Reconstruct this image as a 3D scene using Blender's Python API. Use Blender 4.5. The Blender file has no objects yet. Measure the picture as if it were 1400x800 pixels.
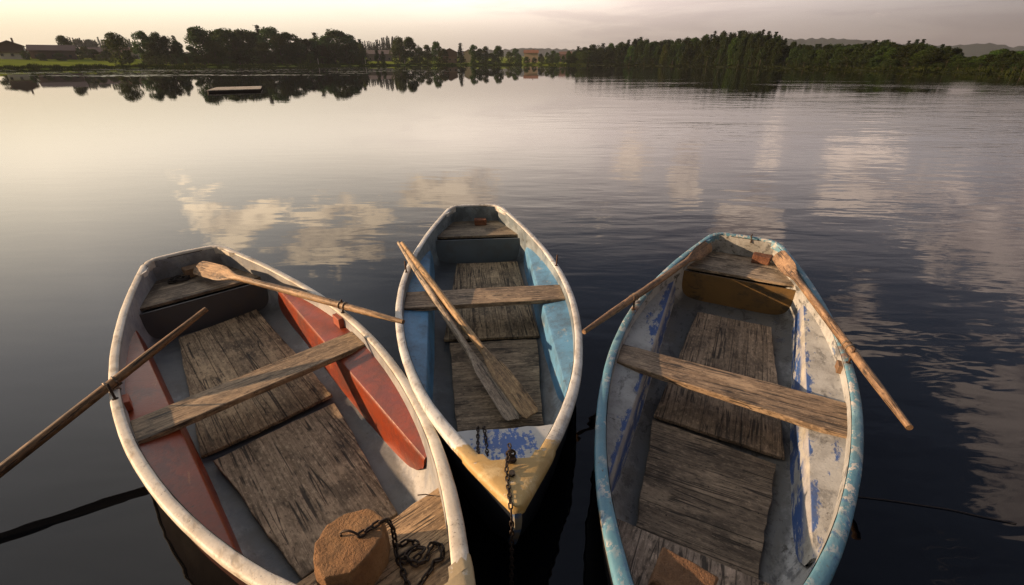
import bpy, bmesh, math, random
import numpy as np
from mathutils import Vector, Matrix
R = math.radians
random.seed(7); np.random.seed(7)
sc = bpy.context.scene
col = sc.collection
PI = math.pi

# ------------------------------------------------------------------ camera
F_PX, HOR = 654.5, 85.0
PITCH = math.atan((400 - HOR) / F_PX)
CAM_Z = 1.95
cd = bpy.data.cameras.new('camera'); cam = bpy.data.objects.new('camera', cd); col.objects.link(cam)
cd.sensor_width = 36; cd.lens = F_PX / 1400 * 36; cd.clip_start = 0.05; cd.clip_end = 20000
cam.location = (0, 0, CAM_Z); cam.rotation_euler = (PI / 2 - PITCH, 0, 0)
sc.camera = cam

# ------------------------------------------------------------------ light
SUN_EL, SUN_AZ = R(13.5), R(-93)           # azimuth measured from +Y towards +X
sund = Vector((math.sin(SUN_AZ) * math.cos(SUN_EL), math.cos(SUN_AZ) * math.cos(SUN_EL), math.sin(SUN_EL)))
ld = bpy.data.lights.new('sun', 'SUN'); ld.energy = 5.0; ld.angle = R(0.6); ld.color = (1.0, 0.66, 0.39)
sun = bpy.data.objects.new('sun', ld); col.objects.link(sun)
sun.rotation_euler = sund.to_track_quat('Z', 'Y').to_euler(); sun.location = (-50, 0, 30)
sc.view_settings.view_transform = 'Standard'; sc.view_settings.look = 'None'
sc.view_settings.exposure = 0.7; sc.view_settings.gamma = 1; sc.view_settings.use_curve_mapping = False
sc.cycles.use_denoising = True; sc.cycles.denoiser = 'OPENIMAGEDENOISE'; sc.cycles.denoising_input_passes = 'RGB_ALBEDO_NORMAL'; sc.cycles.denoising_prefilter = 'NONE'
sc.cycles.max_bounces = 6
sc.cycles.volume_bounces = 0
sc.cycles.sample_clamp_indirect = 6


class NT:
    """small helper round a node tree"""
    def __init__(s, tree):
        s.t = tree; s.n = tree.nodes; s.l = tree.links
    def put(s, sock, v):
        if isinstance(v, bpy.types.NodeSocket): s.l.new(v, sock)
        elif v is not None:
            if isinstance(v, (tuple, list)) and sock.type == 'RGBA' and len(v) == 3: v = (*v, 1)
            sock.default_value = v
    def node(s, typ, out=0, ins=None, **kw):
        nd = s.n.new(typ)
        for k, v in kw.items(): setattr(nd, k, v)
        for k, v in (ins or {}).items(): s.put(nd.inputs[k], v)
        return nd.outputs[out] if out is not None else nd
    def math(s, op, a, b=None, c=None, clamp=False):
        nd = s.n.new('ShaderNodeMath'); nd.operation = op; nd.use_clamp = clamp
        s.put(nd.inputs[0], a); s.put(nd.inputs[1], b)
        if c is not None: s.put(nd.inputs[2], c)
        return nd.outputs[0]
    def coord(s, which='Object'): return s.node('ShaderNodeTexCoord', which)
    def xyz(s, v):
        nd = s.n.new('ShaderNodeSeparateXYZ'); s.put(nd.inputs[0], v); return nd.outputs
    def vec(s, x, y, z): return s.node('ShaderNodeCombineXYZ', 0, {0: x, 1: y, 2: z})
    def map(s, v, scale=(1, 1, 1), loc=(0, 0, 0), rot=(0, 0, 0)):
        return s.node('ShaderNodeMapping', 0, {'Vector': v, 'Scale': scale, 'Location': loc, 'Rotation': rot})
    def noise(s, v, scale, detail=4, rough=.55, dist=0, out=0):
        return s.node('ShaderNodeTexNoise', out, {'Vector': v, 'Scale': scale, 'Detail': detail, 'Roughness': rough, 'Distortion': dist})
    def ramp(s, fac, stops, interp='LINEAR'):
        nd = s.n.new('ShaderNodeValToRGB'); cr = nd.color_ramp; cr.interpolation = interp
        while len(cr.elements) < len(stops): cr.elements.new(.5)
        for e, (p, c) in zip(cr.elements, stops):
            e.position = p; e.color = (c, c, c, 1) if isinstance(c, (int, float)) else (*c, 1)
        s.put(nd.inputs[0], fac); return nd.outputs[0]
    def step(s, v, a, b):                      # smooth 0..1 between a and b
        nd = s.n.new('ShaderNodeMapRange'); nd.interpolation_type = 'SMOOTHSTEP'
        s.put(nd.inputs[0], v); nd.inputs[1].default_value = min(a, b); nd.inputs[2].default_value = max(a, b)
        return nd.outputs[0] if a <= b else s.math('SUBTRACT', 1.0, nd.outputs[0])
    def mix(s, f, a, b, blend='MIX'):
        nd = s.n.new('ShaderNodeMix'); nd.data_type = 'RGBA'; nd.blend_type = blend
        s.put(nd.inputs[0], f); s.put(nd.inputs[6], a); s.put(nd.inputs[7], b); return nd.outputs[2]
    def bump(s, h, strength=.3, dist=.01, normal=None):
        return s.node('ShaderNodeBump', 0, {'Height': h, 'Strength': strength, 'Distance': dist, 'Normal': normal})


def newmat(name):
    m = bpy.data.materials.new(name); m.use_nodes = True
    t = NT(m.node_tree); b = m.node_tree.nodes['Principled BSDF']
    return m, t, b


# ------------------------------------------------------------------ sky
w = bpy.data.worlds.new('World'); sc.world = w; w.use_nodes = True
t = NT(w.node_tree); bg = w.node_tree.nodes['Background']
BGS = 0.1
sky = t.node('ShaderNodeTexSky', 0, sky_type='NISHITA', sun_disc=False, sun_elevation=SUN_EL, sun_rotation=SUN_AZ,
             air_density=1.2, dust_density=2.0, ozone_density=1.5, altitude=0)
D = t.node('ShaderNodeVectorMath', 0, {0: t.coord('Generated')}, operation='NORMALIZE')
dx, dy, dz = t.xyz(D)
z0 = t.math('MAXIMUM', dz, 0.001)
k = 1 / BGS * 2 ** -0.7     # sky radiances below are written as seen through the exposure set above
def c10(c): return tuple(min(v * k, 1000) for v in c)
azx = t.math('DIVIDE', dx, t.math('SQRT', t.math('ADD', t.math('MULTIPLY', dx, dx), t.math('ADD', t.math('MULTIPLY', dy, dy), 1e-5))))
azf = t.math('MULTIPLY_ADD', azx, .5, .5)
# thin evening haze layer low over the horizon: bright towards the sun, mauve away from it
low = t.ramp(azf, [(0.0, (1.05, .86, .54)), (.155, (.97, .83, .58)), (.30, (.88, .76, .58)), (.5, (.68, .56, .475)), (.70, (.40, .325, .30)), (.845, (.21, .165, .16)), (1.0, (.15, .12, .12))])
mid = t.ramp(azf, [(0.0, (1.5, 1.25, .9)), (.08, (1.9, 1.65, 1.25)), (.155, (2.35, 2.02, 1.56)), (.25, (2.15, 1.87, 1.5)), (.35, (2.1, 1.80, 1.46)), (.44, (2.25, 1.90, 1.57)), (.52, (2.0, 1.67, 1.42)), (.61, (1.65, 1.36, 1.20)), (.72, (1.10, .92, .86)), (.85, (.60, .52, .53)), (1.0, (.24, .23, .27))])
high = t.ramp(azf, [(0.0, (.6, .6, .62)), (.155, (1.45, 1.38, 1.34)), (.25, (.95, .94, .96)), (.36, (.50, .52, .58)), (.5, (.26, .29, .38)), (.70, (.17, .20, .29)), (1.0, (.12, .14, .21))])
f1 = t.step(z0, .02, .15); f2 = t.step(z0, .13, .42)
veil = t.mix(f2, t.mix(f1, low, mid), high)
veil = t.mix(1.0, veil, (k, k, k), 'MULTIPLY')
back = t.math('MULTIPLY_ADD', t.step(dy, -.3, .45), .75, .25)
veil = t.mix(1.0, veil, t.vec(back, back, back), 'MULTIPLY')
base = t.mix(.92, sky, veil)
# clouds on a plane above: big cumulus puffs
inv = t.math('DIVIDE', 1.0, t.math('ADD', z0, .10))
cp = t.vec(t.math('MULTIPLY', dx, inv), t.math('MULTIPLY', dy, inv), 0.0)
n1 = t.noise(t.map(D, (1, 1, 2.2), (.35, .1, .2)), 3.9, 8, .60, .4)
n2 = t.noise(t.map(D, (1, 1, 2.6), (4.0, 1.7, .3)), 11.0, 7, .62, .2)
def blob(az, el, ra, re, amp):
    """soft patch of sky where a cloud bank sits (direction in degrees)"""
    cx, cy, cz = math.sin(R(az)) * math.cos(R(el)), math.cos(R(az)) * math.cos(R(el)), math.sin(R(el))
    # tangent axes
    tx = (math.cos(R(az)), -math.sin(R(az)), 0)
    a = t.node('ShaderNodeVectorMath', 1, {0: D, 1: tx}, operation='DOT_PRODUCT')
    b = t.math('SUBTRACT', dz, cz)
    front = t.node('ShaderNodeVectorMath', 1, {0: D, 1: (cx, cy, cz)}, operation='DOT_PRODUCT')
    q = t.math('ADD', t.math('POWER', t.math('ABSOLUTE', t.math('DIVIDE', a, math.sin(R(ra)))), 2.0), t.math('POWER', t.math('ABSOLUTE', t.math('DIVIDE', b, math.sin(R(re)))), 2.0))
    g = t.math('POWER', 2.7183, t.math('MULTIPLY', q, -1.0))
    return t.math('MULTIPLY', t.math('MULTIPLY', g, amp), t.step(front, 0.0, .3))
blobs = None
for a in [(-20, 18, 13, 5.5, .30), (-31, 15, 7, 4, .27), (-8, 14, 9, 3.5, .25), (20, 12, 3, 5.5, .30), (27, 16.5, 4.5, 6.5, .40), (14, 10, 4, 5, .2),
          (47, 15, 9, 12, .27), (62, 24, 14, 14, .28), (36, 10, 15, 4.5, .24), (38, 20, 9, 8, .21), (8, 17, 9, 4, .16), (110, 30, 40, 14, .2), (180, 30, 50, 12, .2)]:
    g = blob(*a); blobs = g if blobs is None else t.math('MAXIMUM', blobs, g)
nn = t.math('ADD', t.math('MULTIPLY', n1, .6), t.math('MULTIPLY', n2, .4))
cd_ = t.math('ADD', nn, blobs)
cm = t.step(cd_, .675, .745)
cm = t.math('MULTIPLY', cm, t.step(z0, .02, .12))
off = (math.sin(SUN_AZ) * .05, math.cos(SUN_AZ) * .05, .09)
def puff(dx_, dy_, dz_): return t.math('ADD', t.math('MULTIPLY', t.noise(t.map(D, (1, 1, 2.2), (.35 + dx_, .1 + dy_, .2 + dz_)), 3.9, 6, .60, .4), .6), t.math('MULTIPLY', t.noise(t.map(D, (1, 1, 2.6), (4.0 + dx_, 1.7 + dy_, .3 + dz_)), 11.0, 4, .62, .2), .4))
shade = t.math('MULTIPLY_ADD', t.math('SUBTRACT', puff(*off), puff(0, 0, 0)), 6.0, .5, clamp=True)
ccol = t.ramp(azf, [(0.0, (4.2, 3.4, 2.4)), (.28, (3.4, 2.6, 1.75)), (.40, (2.2, 1.7, 1.2)), (.5, (2.4, 1.88, 1.40)), (.70, (1.85, 1.44, 1.15)), (.9, (1.15, .90, .78)), (1, (1.0, .8, .7))])
ccol = t.mix(t.math('MULTIPLY', shade, .9), ccol, t.mix(1.0, ccol, (.40, .41, .47), 'MULTIPLY'))
ccol = t.mix(1.0, ccol, (k, k, k), 'MULTIPLY')
base = t.mix(t.math('MULTIPLY', cm, .88), base, ccol)
# faint grey cloud streaks low in the sky
st = t.step(t.noise(t.map(D, (1.2, 1.2, 9), (2, 0, 1)), 3.0, 6, .58, .5), .46, .64)
st = t.math('MULTIPLY', st, t.step(azf, .25, .55))
base = t.mix(t.math('MULTIPLY', st, .55), base, t.mix(1.0, base, (.72, .70, .74), 'MULTIPLY'))
t.l.new(base, bg.inputs[0]); bg.inputs[1].default_value = BGS


# ------------------------------------------------------------------ photo rays (only to work out real positions)
CP, SP = math.cos(PITCH), math.sin(PITCH)
def ray(px, py):
    u = (px - 700) / F_PX; v = (py - 400) / F_PX
    return Vector((u, CP - v * SP, -SP - v * CP))
def at_z(px, py, z):
    d = ray(px, py); return Vector((0, 0, CAM_Z)) + d * ((z - CAM_Z) / d.z)
def at_y(px, py, Y):
    d = ray(px, py); return Vector((0, 0, CAM_Z)) + d * (Y / d.y)

# ------------------------------------------------------------------ mesh helpers
def tag(o, label=None, cat=None, group=None, kind=None):
    if label: o['label'] = label
    if cat: o['category'] = cat
    if group: o['group'] = group
    if kind: o['kind'] = kind
    return o
def empty(name, loc=(0, 0, 0), rot=(0, 0, 0)):
    o = bpy.data.objects.new(name, None); col.objects.link(o); o.location = loc; o.rotation_euler = rot
    o.empty_display_size = .2
    return o
def link(name, me, mat, parent=None, smooth=None):
    o = bpy.data.objects.new(name, me); col.objects.link(o)
    for m in (mat if isinstance(mat, (list, tuple)) else [mat]): me.materials.append(m)
    if parent: o.parent = parent
    if smooth is not None:
        me.shade_smooth()
        if smooth < 180: me.set_sharp_from_angle(angle=R(smooth))
    return o
def mesh(name, v, f):
    me = bpy.data.meshes.new(name); me.from_pydata([tuple(a) for a in v], [], [tuple(a) for a in f]); me.update(); return me
def fix_normals(me):
    bm = bmesh.new(); bm.from_mesh(me); bmesh.ops.remove_doubles(bm, verts=bm.verts, dist=1e-5)
    bmesh.ops.recalc_face_normals(bm, faces=bm.faces); bm.to_mesh(me); bm.free()
def grid_faces(nr, nc, base=0, closed=False):
    f = []
    for i in range(nr - 1):
        for j in range(nc if closed else nc - 1):
            j2 = (j + 1) % nc
            f.append((base + i * nc + j, base + i * nc + j2, base + (i + 1) * nc + j2, base + (i + 1) * nc + j))
    return f
def solid_grid(name, top, th, mat, parent, smooth=35, bevel=0):
    """a slab: top is a grid of points, th the thickness downwards"""
    nr, nc = len(top), len(top[0])
    v = [p for r in top for p in r] + [(p[0], p[1], p[2] - th) for r in top for p in r]
    n = nr * nc; f = grid_faces(nr, nc) + [q[::-1] for q in grid_faces(nr, nc, n)]
    rim = [(0, j) for j in range(nc)] + [(i, nc - 1) for i in range(1, nr)] + [(nr - 1, j) for j in range(nc - 2, -1, -1)] + [(i, 0) for i in range(nr - 2, 0, -1)]
    idx = [i * nc + j for i, j in rim]
    for a, b in zip(idx, idx[1:] + idx[:1]): f.append((b, a, a + n, b + n))
    me = mesh(name, v, f); fix_normals(me)
    o = link(name, me, mat, parent, smooth)
    if bevel:
        b = o.modifiers.new('bevel', 'BEVEL'); b.width = bevel; b.segments = 2; b.limit_method = 'ANGLE'; b.angle_limit = R(50)
    return o
def board(name, c, z, th, mat, parent, nx=10, ny=14, jit=.003, warp=.002, bevel=.004):
    """board with corners c = aft-left, aft-right, fore-right, fore-left; slightly worn edges"""
    rnd = random.Random(hash((name, round(c[0][0], 3), round(c[0][1], 3))) & 0xffff)
    ph = [rnd.uniform(0, 6) for _ in range(6)]
    rows = []
    for i in range(ny + 1):
        s = i / ny; row = []
        for j in range(nx + 1):
            q = j / nx
            x = (c[0][0] * (1 - q) + c[1][0] * q) * (1 - s) + (c[3][0] * (1 - q) + c[2][0] * q) * s
            y = (c[0][1] * (1 - q) + c[1][1] * q) * (1 - s) + (c[3][1] * (1 - q) + c[2][1] * q) * s
            ex = jit * (math.sin(9 * s + ph[0]) * .5 + rnd.uniform(-.6, .6)) if j in (0, nx) else 0
            ey = jit * (math.sin(7 * q + ph[1]) * .5 + rnd.uniform(-.6, .6)) if i in (0, ny) else 0
            zz = (z if not isinstance(z, (tuple, list)) else z[0] * (1 - s) + z[1] * s) + warp * (math.sin(3 * q + ph[2]) + math.sin(4 * s + ph[3]))
            row.append((x + ex, y + ey, zz))
        rows.append(row)
    return solid_grid(name, rows, th, mat, parent, 35, bevel)
def tube(name, pts, radii, mat, parent=None, n=10, cap=True, squash=None):
    """swept round bar through pts"""
    pts = [Vector(p) for p in pts]; v = []; f = []
    up = Vector((0, 0, 1))
    for i, p in enumerate(pts):
        d = (pts[min(i + 1, len(pts) - 1)] - pts[max(i - 1, 0)]).normalized()
        a = d.cross(up if abs(d.z) < .9 else Vector((1, 0, 0))).normalized(); b = a.cross(d).normalized()
        r = radii[i] if isinstance(radii, (list, tuple)) else radii
        for k_ in range(n):
            th = 2 * PI * k_ / n; v.append(p + a * (r * math.cos(th)) + b * (r * math.sin(th)))
    f = grid_faces(len(pts), n, 0, True)
    if cap: f.append(tuple(range(n))[::-1]); f.append(tuple(range((len(pts) - 1) * n, len(pts) * n)))
    me = mesh(name, v, f); fix_normals(me)
    return link(name, me, mat, parent, 50)
def bm_obj(name, bm, mat, parent=None, smooth=None):
    me = bpy.data.meshes.new(name); bmesh.ops.recalc_face_normals(bm, faces=bm.faces); bm.to_mesh(me); bm.free()
    return link(name, me, mat, parent, smooth)

# ------------------------------------------------------------------ materials
def wood(name, light, dark, grain='y', plank=0.0, seed=0.0, rough=.75, wear=.5, warm=None, blot=.38):
    m, t, b = newmat(name); P = t.coord('Object')
    P = t.map(P, (1, 1, 1), (seed * 1.37, seed * .71, seed * .3))
    x, y, z = t.xyz(P)
    al, ac = (y, x) if grain == 'y' else (x, y)
    if grain == 'y': G = t.map(P, (40, 2.2, 40))
    else: G = t.map(P, (2.2, 40, 40))
    if plank:
        cell = t.math('FLOOR', t.math('DIVIDE', ac, plank))
        rn = t.node('ShaderNodeTexWhiteNoise', 0, {'W': cell}, noise_dimensions='1D')
        G = t.node('ShaderNodeVectorMath', 0, {0: G, 1: t.vec(t.math('MULTIPLY', rn, 9.0), t.math('MULTIPLY', rn, 5.0), 0.0)}, operation='ADD')
    g = t.noise(G, 1.0, 6, .62, .5)
    fine = t.noise(t.map(G, (2.8, 1.3, 2.8) if grain == 'y' else (1.3, 2.8, 2.8)), 1.0, 6, .68)
    blo = t.noise(t.map(P, (1, .55, 1) if grain == 'y' else (.55, 1, 1)), 7.0, 5, .62)
    c = t.ramp(g, [(.28, dark), (.5, tuple((a + e) / 2 for a, e in zip(light, dark))), (.68, light)])
    c = t.mix(t.math('MULTIPLY', t.step(fine, .48, .62), .6), c, tuple(v * .45 for v in dark))
    pale = t.noise(t.map(P, (1, .5, 1) if grain == 'y' else (.5, 1, 1), (7, 3, 1)), 5.0, 6, .65)
    c = t.mix(t.math('MULTIPLY', t.step(pale, .50, .66), .55), c, tuple(min(v * 1.6, .6) for v in light))
    c = t.mix(t.math('MULTIPLY', t.step(blo, .50, .64), min(wear * 1.2, .85)), c, tuple(v * blot for v in dark))
    damp = t.noise(t.map(P, (1, .35, 1) if grain == 'y' else (.35, 1, 1), (1, 8, 2)), 16.0, 6, .7)
    c = t.mix(t.math('MULTIPLY', t.step(damp, .57, .67), wear * .75), c, tuple(v * .3 for v in dark))
    spk = t.noise(t.map(P, (1, .45, 1) if grain == 'y' else (.45, 1, 1), (4, 2, 6)), 60.0, 6, .75)
    c = t.mix(t.math('MULTIPLY', t.step(spk, .55, .63), .75), c, tuple(v * .32 for v in dark))
    c = t.mix(t.math('MULTIPLY', t.step(spk, .46, .38), .35), c, tuple(min(v * 1.9, .65) for v in light))
    nl = t.node('ShaderNodeTexVoronoi', 'Distance', {'Vector': P, 'Scale': 9.0, 'Randomness': .9})
    c = t.mix(t.math('SUBTRACT', 1.0, t.step(nl, .030, .045)), c, (.02, .012, .008))
    if warm: c = t.mix(t.step(t.noise(P, 3.0, 3), .46, .62), c, t.mix(1.0, c, warm, 'MULTIPLY'))
    # long dark cracks along the grain
    ck = t.noise(t.map(P, (26, .9, 26) if grain == 'y' else (.9, 26, 26), (3, 1, 2)), 1.0, 2, .5, .3)
    crack = t.math('SUBTRACT', 1.0, t.step(t.math('ABSOLUTE', t.math('SUBTRACT', ck, .5)), .008, .030))
    crack = t.math('MULTIPLY', crack, t.step(t.noise(P, 5.0, 2), .42, .54))
    h = t.math('ADD', t.math('MULTIPLY', g, .6), t.math('MULTIPLY', fine, .25))
    h = t.math('SUBTRACT', h, t.math('MULTIPLY', crack, .8))
    c = t.mix(t.math('MULTIPLY', crack, .85), c, (.012, .010, .008))
    # knots
    kn = t.node('ShaderNodeTexVoronoi', 'Distance', {'Vector': t.map(P, (1, .62, 1) if grain == 'y' else (.62, 1, 1)), 'Scale': 6.5})
    kk = t.math('SUBTRACT', 1.0, t.step(kn, .02, .13))
    c = t.mix(t.math('MULTIPLY', kk, .55), c, tuple(v * .4 for v in dark))
    if plank:
        fr = t.math('FRACT', t.math('DIVIDE', ac, plank))
        gap = t.math('SUBTRACT', 1.0, t.step(t.math('MULTIPLY', t.math('SUBTRACT', .5, t.math('ABSOLUTE', t.math('SUBTRACT', fr, .5))), plank), .0008, .0032))
        tint = t.math('MULTIPLY_ADD', rn, .34, .82)
        c = t.mix(1.0, c, t.vec(tint, tint, tint), 'MULTIPLY')
        c = t.mix(t.math('MULTIPLY', gap, .65), c, (.01, .008, .006))
        h = t.math('SUBTRACT', h, gap)
    c = t.mix(1.0, c, (1.20, 1.14, 1.03), 'MULTIPLY')
    b.inputs['Roughness'].default_value = rough
    t.put(b.inputs['Base Color'], c)
    t.put(b.inputs['Roughness'], t.math('MULTIPLY_ADD', g, -.2, rough + .1))
    t.put(b.inputs['Normal'], t.bump(h, .75, .006))
    return m

def paint(name, base, layers=(), rough=.5, dirt=(.10, .085, .06), dirt_amt=.35, bump=.25, speck=0.0, speck_col=(.03, .025, .02), dirt_scale=5.0, custom=None, low_grime=0):
    """old boat paint; layers = (colour, noise scale, lo, hi, stretch, seed)"""
    m, t, b = newmat(name); P = t.coord('Object'); c = None
    vn = t.noise(P, 2.3, 3)
    c = t.mix(t.step(vn, .35, .65), base, tuple(v * .82 for v in base))
    hh = t.noise(P, 60, 3)
    for (cc, s, lo, hi, stretch, seed) in layers:
        f = t.step(t.noise(t.map(P, stretch, (seed, seed * .7, 0)), s, 10, .72, .3), lo, hi)
        if s > 20: f = t.math('MULTIPLY', f, t.step(t.noise(t.map(P, (1, 1, 1), (seed * 2, 1, 4)), 4.0, 3, .6), .42, .58))
        c = t.mix(f, c, cc); hh = t.math('SUBTRACT', hh, t.math('MULTIPLY', f, .5))
    if custom: c = custom(t, P, c)
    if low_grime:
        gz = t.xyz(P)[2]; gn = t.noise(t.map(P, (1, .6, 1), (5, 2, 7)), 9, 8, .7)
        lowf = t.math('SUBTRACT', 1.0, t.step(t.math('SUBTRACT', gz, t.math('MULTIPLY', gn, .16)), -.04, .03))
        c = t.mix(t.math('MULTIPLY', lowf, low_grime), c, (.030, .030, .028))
    d = t.noise(t.map(P, (1, .8, 1), (3, 9, 1)), dirt_scale, 8, .7)
    c = t.mix(t.math('MULTIPLY', t.step(d, .42, .68), dirt_amt), c, dirt)
    if speck:
        sp = t.step(t.noise(P, 85, 4, .7), .60, .68)
        sp = t.math('MULTIPLY', sp, t.step(t.noise(P, 6, 3), .40, .62))
        c = t.mix(t.math('MULTIPLY', sp, speck), c, speck_col)
    if 'hull' in name: b.inputs['Specular IOR Level'].default_value = .15
    t.put(b.inputs['Base Color'], c)
    t.put(b.inputs['Roughness'], t.math('MULTIPLY_ADD', d, .3, rough - .1))
    t.put(b.inputs['Normal'], t.bump(hh, bump, .004))
    return m
def rust(name='rusty_iron', c1=(.035, .018, .010), c2=(.012, .010, .009), metallic=.35):
    m, t, b = newmat(name); P = t.coord('Object')
    n = t.noise(P, 55, 5, .65)
    t.put(b.inputs['Base Color'], t.ramp(n, [(.35, c2), (.65, c1)]))
    b.inputs['Metallic'].default_value = metallic; b.inputs['Roughness'].default_value = .6
    t.put(b.inputs['Normal'], t.bump(n, .5, .004)); return m
def stone(name, c1, c2, c3, scale=14):
    m, t, b = newmat(name); P = t.coord('Object')
    n = t.noise(P, scale, 7, .68); n2 = t.noise(P, 3.5, 4); n3 = t.noise(P, 90, 4, .7)
    c = t.mix(t.step(n, .35, .65), c1, c2); c = t.mix(t.step(n2, .45, .65), c, c3)
    c = t.mix(t.math('MULTIPLY', t.step(n3, .58, .72), .6), c, tuple(v * .35 for v in c1))
    t.put(b.inputs['Base Color'], c); b.inputs['Roughness'].default_value = .9
    t.put(b.inputs['Normal'], t.bump(t.math('ADD', t.math('MULTIPLY', n, 1.0), t.math('MULTIPLY', n3, .5)), 1.0, .022)); return m
def plain(name, c, rough=.7, var=.25, scale=3.0, metallic=0):
    m, t, b = newmat(name); n = t.noise(t.coord('Object'), scale, 4)
    t.put(b.inputs['Base Color'], t.mix(n, tuple(v * (1 - var) for v in c), tuple(v * (1 + var) for v in c)))
    b.inputs['Roughness'].default_value = rough; b.inputs['Metallic'].default_value = metallic
    if rough > .9: b.inputs['Specular IOR Level'].default_value = 0
    return m

# ------------------------------------------------------------------ the lake and the land
m_water, t, b = newmat('lake_water')
P = t.coord('Object'); px_, py_, _ = t.xyz(P)
b.inputs['Base Color'].default_value = (.0035, .0040, .0052, 1); b.inputs['IOR'].default_value = 1.333
b.inputs['Roughness'].default_value = .006
calm = t.step(t.noise(t.map(P, (.05, .11, 1), (7.3, 2.2, 0)), 1.0, 3, .5), .36, .62)
# the breeze reaches the right-hand water more than the left
side = t.step(t.math('ADD', px_, t.math('MULTIPLY', py_, -.12)), -5.0, 5.0)
amt = t.math('ADD', .075, t.math('MULTIPLY', t.math('MULTIPLY', side, 1.25), t.math('MULTIPLY_ADD', calm, .75, .25)))
wA = t.noise(t.map(P, (.9, 2.6, 1), rot=(0, 0, R(14))), 1.0, 2, .45, .25)
wB = t.noise(t.map(P, (2.6, 6.5, 1), rot=(0, 0, R(-10))), 1.0, 2, .5, .3)
wC = t.noise(t.map(P, (.35, .8, 1), rot=(0, 0, R(24))), 1.0, 2, .4)
hgt = t.math('ADD', t.math('MULTIPLY', wA, .0165), t.math('ADD', t.math('MULTIPLY', t.math('MULTIPLY', wB, .0062), amt), t.math('MULTIPLY', wC, .020)))
farther = t.math('DIVIDE', 1.0, t.math('ADD', 1.0, t.math('MULTIPLY', t.math('MAXIMUM', t.math('SUBTRACT', py_, 14.0), 0.0), .05)))
hgt = t.math('MULTIPLY', t.math('MULTIPLY', hgt, t.math('MULTIPLY_ADD', amt, .95, .03)), farther)
t.put(b.inputs['Normal'], t.bump(hgt, 1.0, 1.0))

v, f = [], []
rr = [0, 3, 8, 20, 60, 150, 400, 900]
me = mesh('lake_water', [(-1500, -300, 0), (1500, -300, 0), (1500, 1200, 0), (-1500, 1200, 0)], [(0, 1, 2, 3)])
tag(link('lake_water', me, m_water), kind='structure')

# shore distance by azimuth (degrees), from the waterline rows of the photograph
SH = []
for px, py in ((0, 95.3), (100, 94.0), (220, 92.6), (350, 91.2), (525, 89.8), (620, 89.2), (700, 88.9), (820, 89.4), (930, 90.8), (1050, 93.2), (1200, 96.8), (1300, 99.2), (1400, 102.0)):
    p = at_z(px, py, 0); SH.append((math.degrees(math.atan2(p.x, p.y)), math.hypot(p.x, p.y)))
SH = [(-180, 30), (-100, 60), (-70, 110)] + SH + [(60, 85), (80, 70), (110, 60), (180, 30)]
SHa = np.array([s[0] for s in SH]); SHr = np.array([s[1] for s in SH])
def shore(az): return float(np.interp(az, SHa, SHr)) * (1 + .006 * math.sin(az * 2.1) + .004 * math.sin(az * 5.3 + 1))
def land_z(az, r):
    d = r - shore(az)
    if d < 0: return -1.2 + 1.2 * math.exp(d / 6)
    a = min(d / 230, 1); a = a * a * (3 - 2 * a)
    up = 5.2 if az < -8 else 5.2 - 2.2 * min((az + 8) / 12, 1)
    return .06 + .35 * min(d / 2.5, 1) + up * a + max(0, d - 230) * (.012 if az < 8 else .002)
def land_xy(x, y): return land_z(math.degrees(math.atan2(x, y)), math.hypot(x, y))
m_land, t, b = newmat('meadow'); P = t.coord('Object')
n = t.noise(P, .06, 5, .6); n2 = t.noise(t.map(P, (1, .25, 1)), 1.2, 5, .65)
c = t.mix(t.step(n, .40, .62), (.16, .205, .028), (.105, .150, .020)); c = t.mix(t.math('MULTIPLY', n2, .35), c, (.13, .13, .03))
t.put(b.inputs['Base Color'], c); b.inputs['Roughness'].default_value = .95; b.inputs['Specular IOR Level'].default_value = 0
azs = np.arange(-100, 101, 1.0); offs = [-6, -2, 0, 1, 2.5, 6, 12, 25, 45, 70, 100, 140, 190, 240, 320, 450, 700, 1100, 1800, 3000, 5200]
v = []
for o_ in offs:
    for a in azs:
        r = shore(a) + o_; v.append((r * math.sin(R(a)), r * math.cos(R(a)), land_z(a, r)))
me = mesh('meadow_ground', v, grid_faces(len(offs), len(azs))); fix_normals(me)
tag(link('meadow_ground', me, m_land, None, 180), kind='structure')

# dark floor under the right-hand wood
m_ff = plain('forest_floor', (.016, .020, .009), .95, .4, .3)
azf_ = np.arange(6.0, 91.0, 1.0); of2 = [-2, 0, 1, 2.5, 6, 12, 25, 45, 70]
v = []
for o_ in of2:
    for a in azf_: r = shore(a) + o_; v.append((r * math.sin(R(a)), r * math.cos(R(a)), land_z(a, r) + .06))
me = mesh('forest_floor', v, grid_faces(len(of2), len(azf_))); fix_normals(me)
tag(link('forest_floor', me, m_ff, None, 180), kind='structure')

# far hills
m_hill = plain('far_woods', (.018, .026, .020), .95, .4, .01)
def hill_top(az):
    pts = [(-80, 62), (-44, 74), (-20, 74), (-6, 71), (-1, 68), (1.5, 66), (4, 67), (6, 68), (9, 70), (14, 68), (20, 62), (26, 58), (30, 57), (33, 60), (36, 66), (39, 68), (41.5, 66), (43, 70), (47, 70), (60, 66), (80, 60)]
    py = float(np.interp(az, [q[0] for q in pts], [q[1] for q in pts]))
    return math.degrees(math.atan((400 - py) / F_PX * 1)) - math.degrees(PITCH)
v = []; RH = 2600; azs2 = np.arange(-80, 80.2, .25); prof = [(-420, 0), (-250, .55), (-120, .86), (0, 1.0), (200, .8), (700, .4)]
for dr, fz in prof:
    for a in azs2:
        e = max(hill_top(a) / max(math.cos(R(a)), .3) ** 0, .4) + .045 * math.sin(a * 7.0) + .03 * math.sin(a * 17.3 + 2) + (.05 * random.random() if fz > .5 else 0)
        r = RH + dr; z = CAM_Z + RH * math.tan(R(e)) * math.cos(R(a)) ** .0
        v.append((r * math.sin(R(a)), r * math.cos(R(a)), max(z * fz, 4)))
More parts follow.
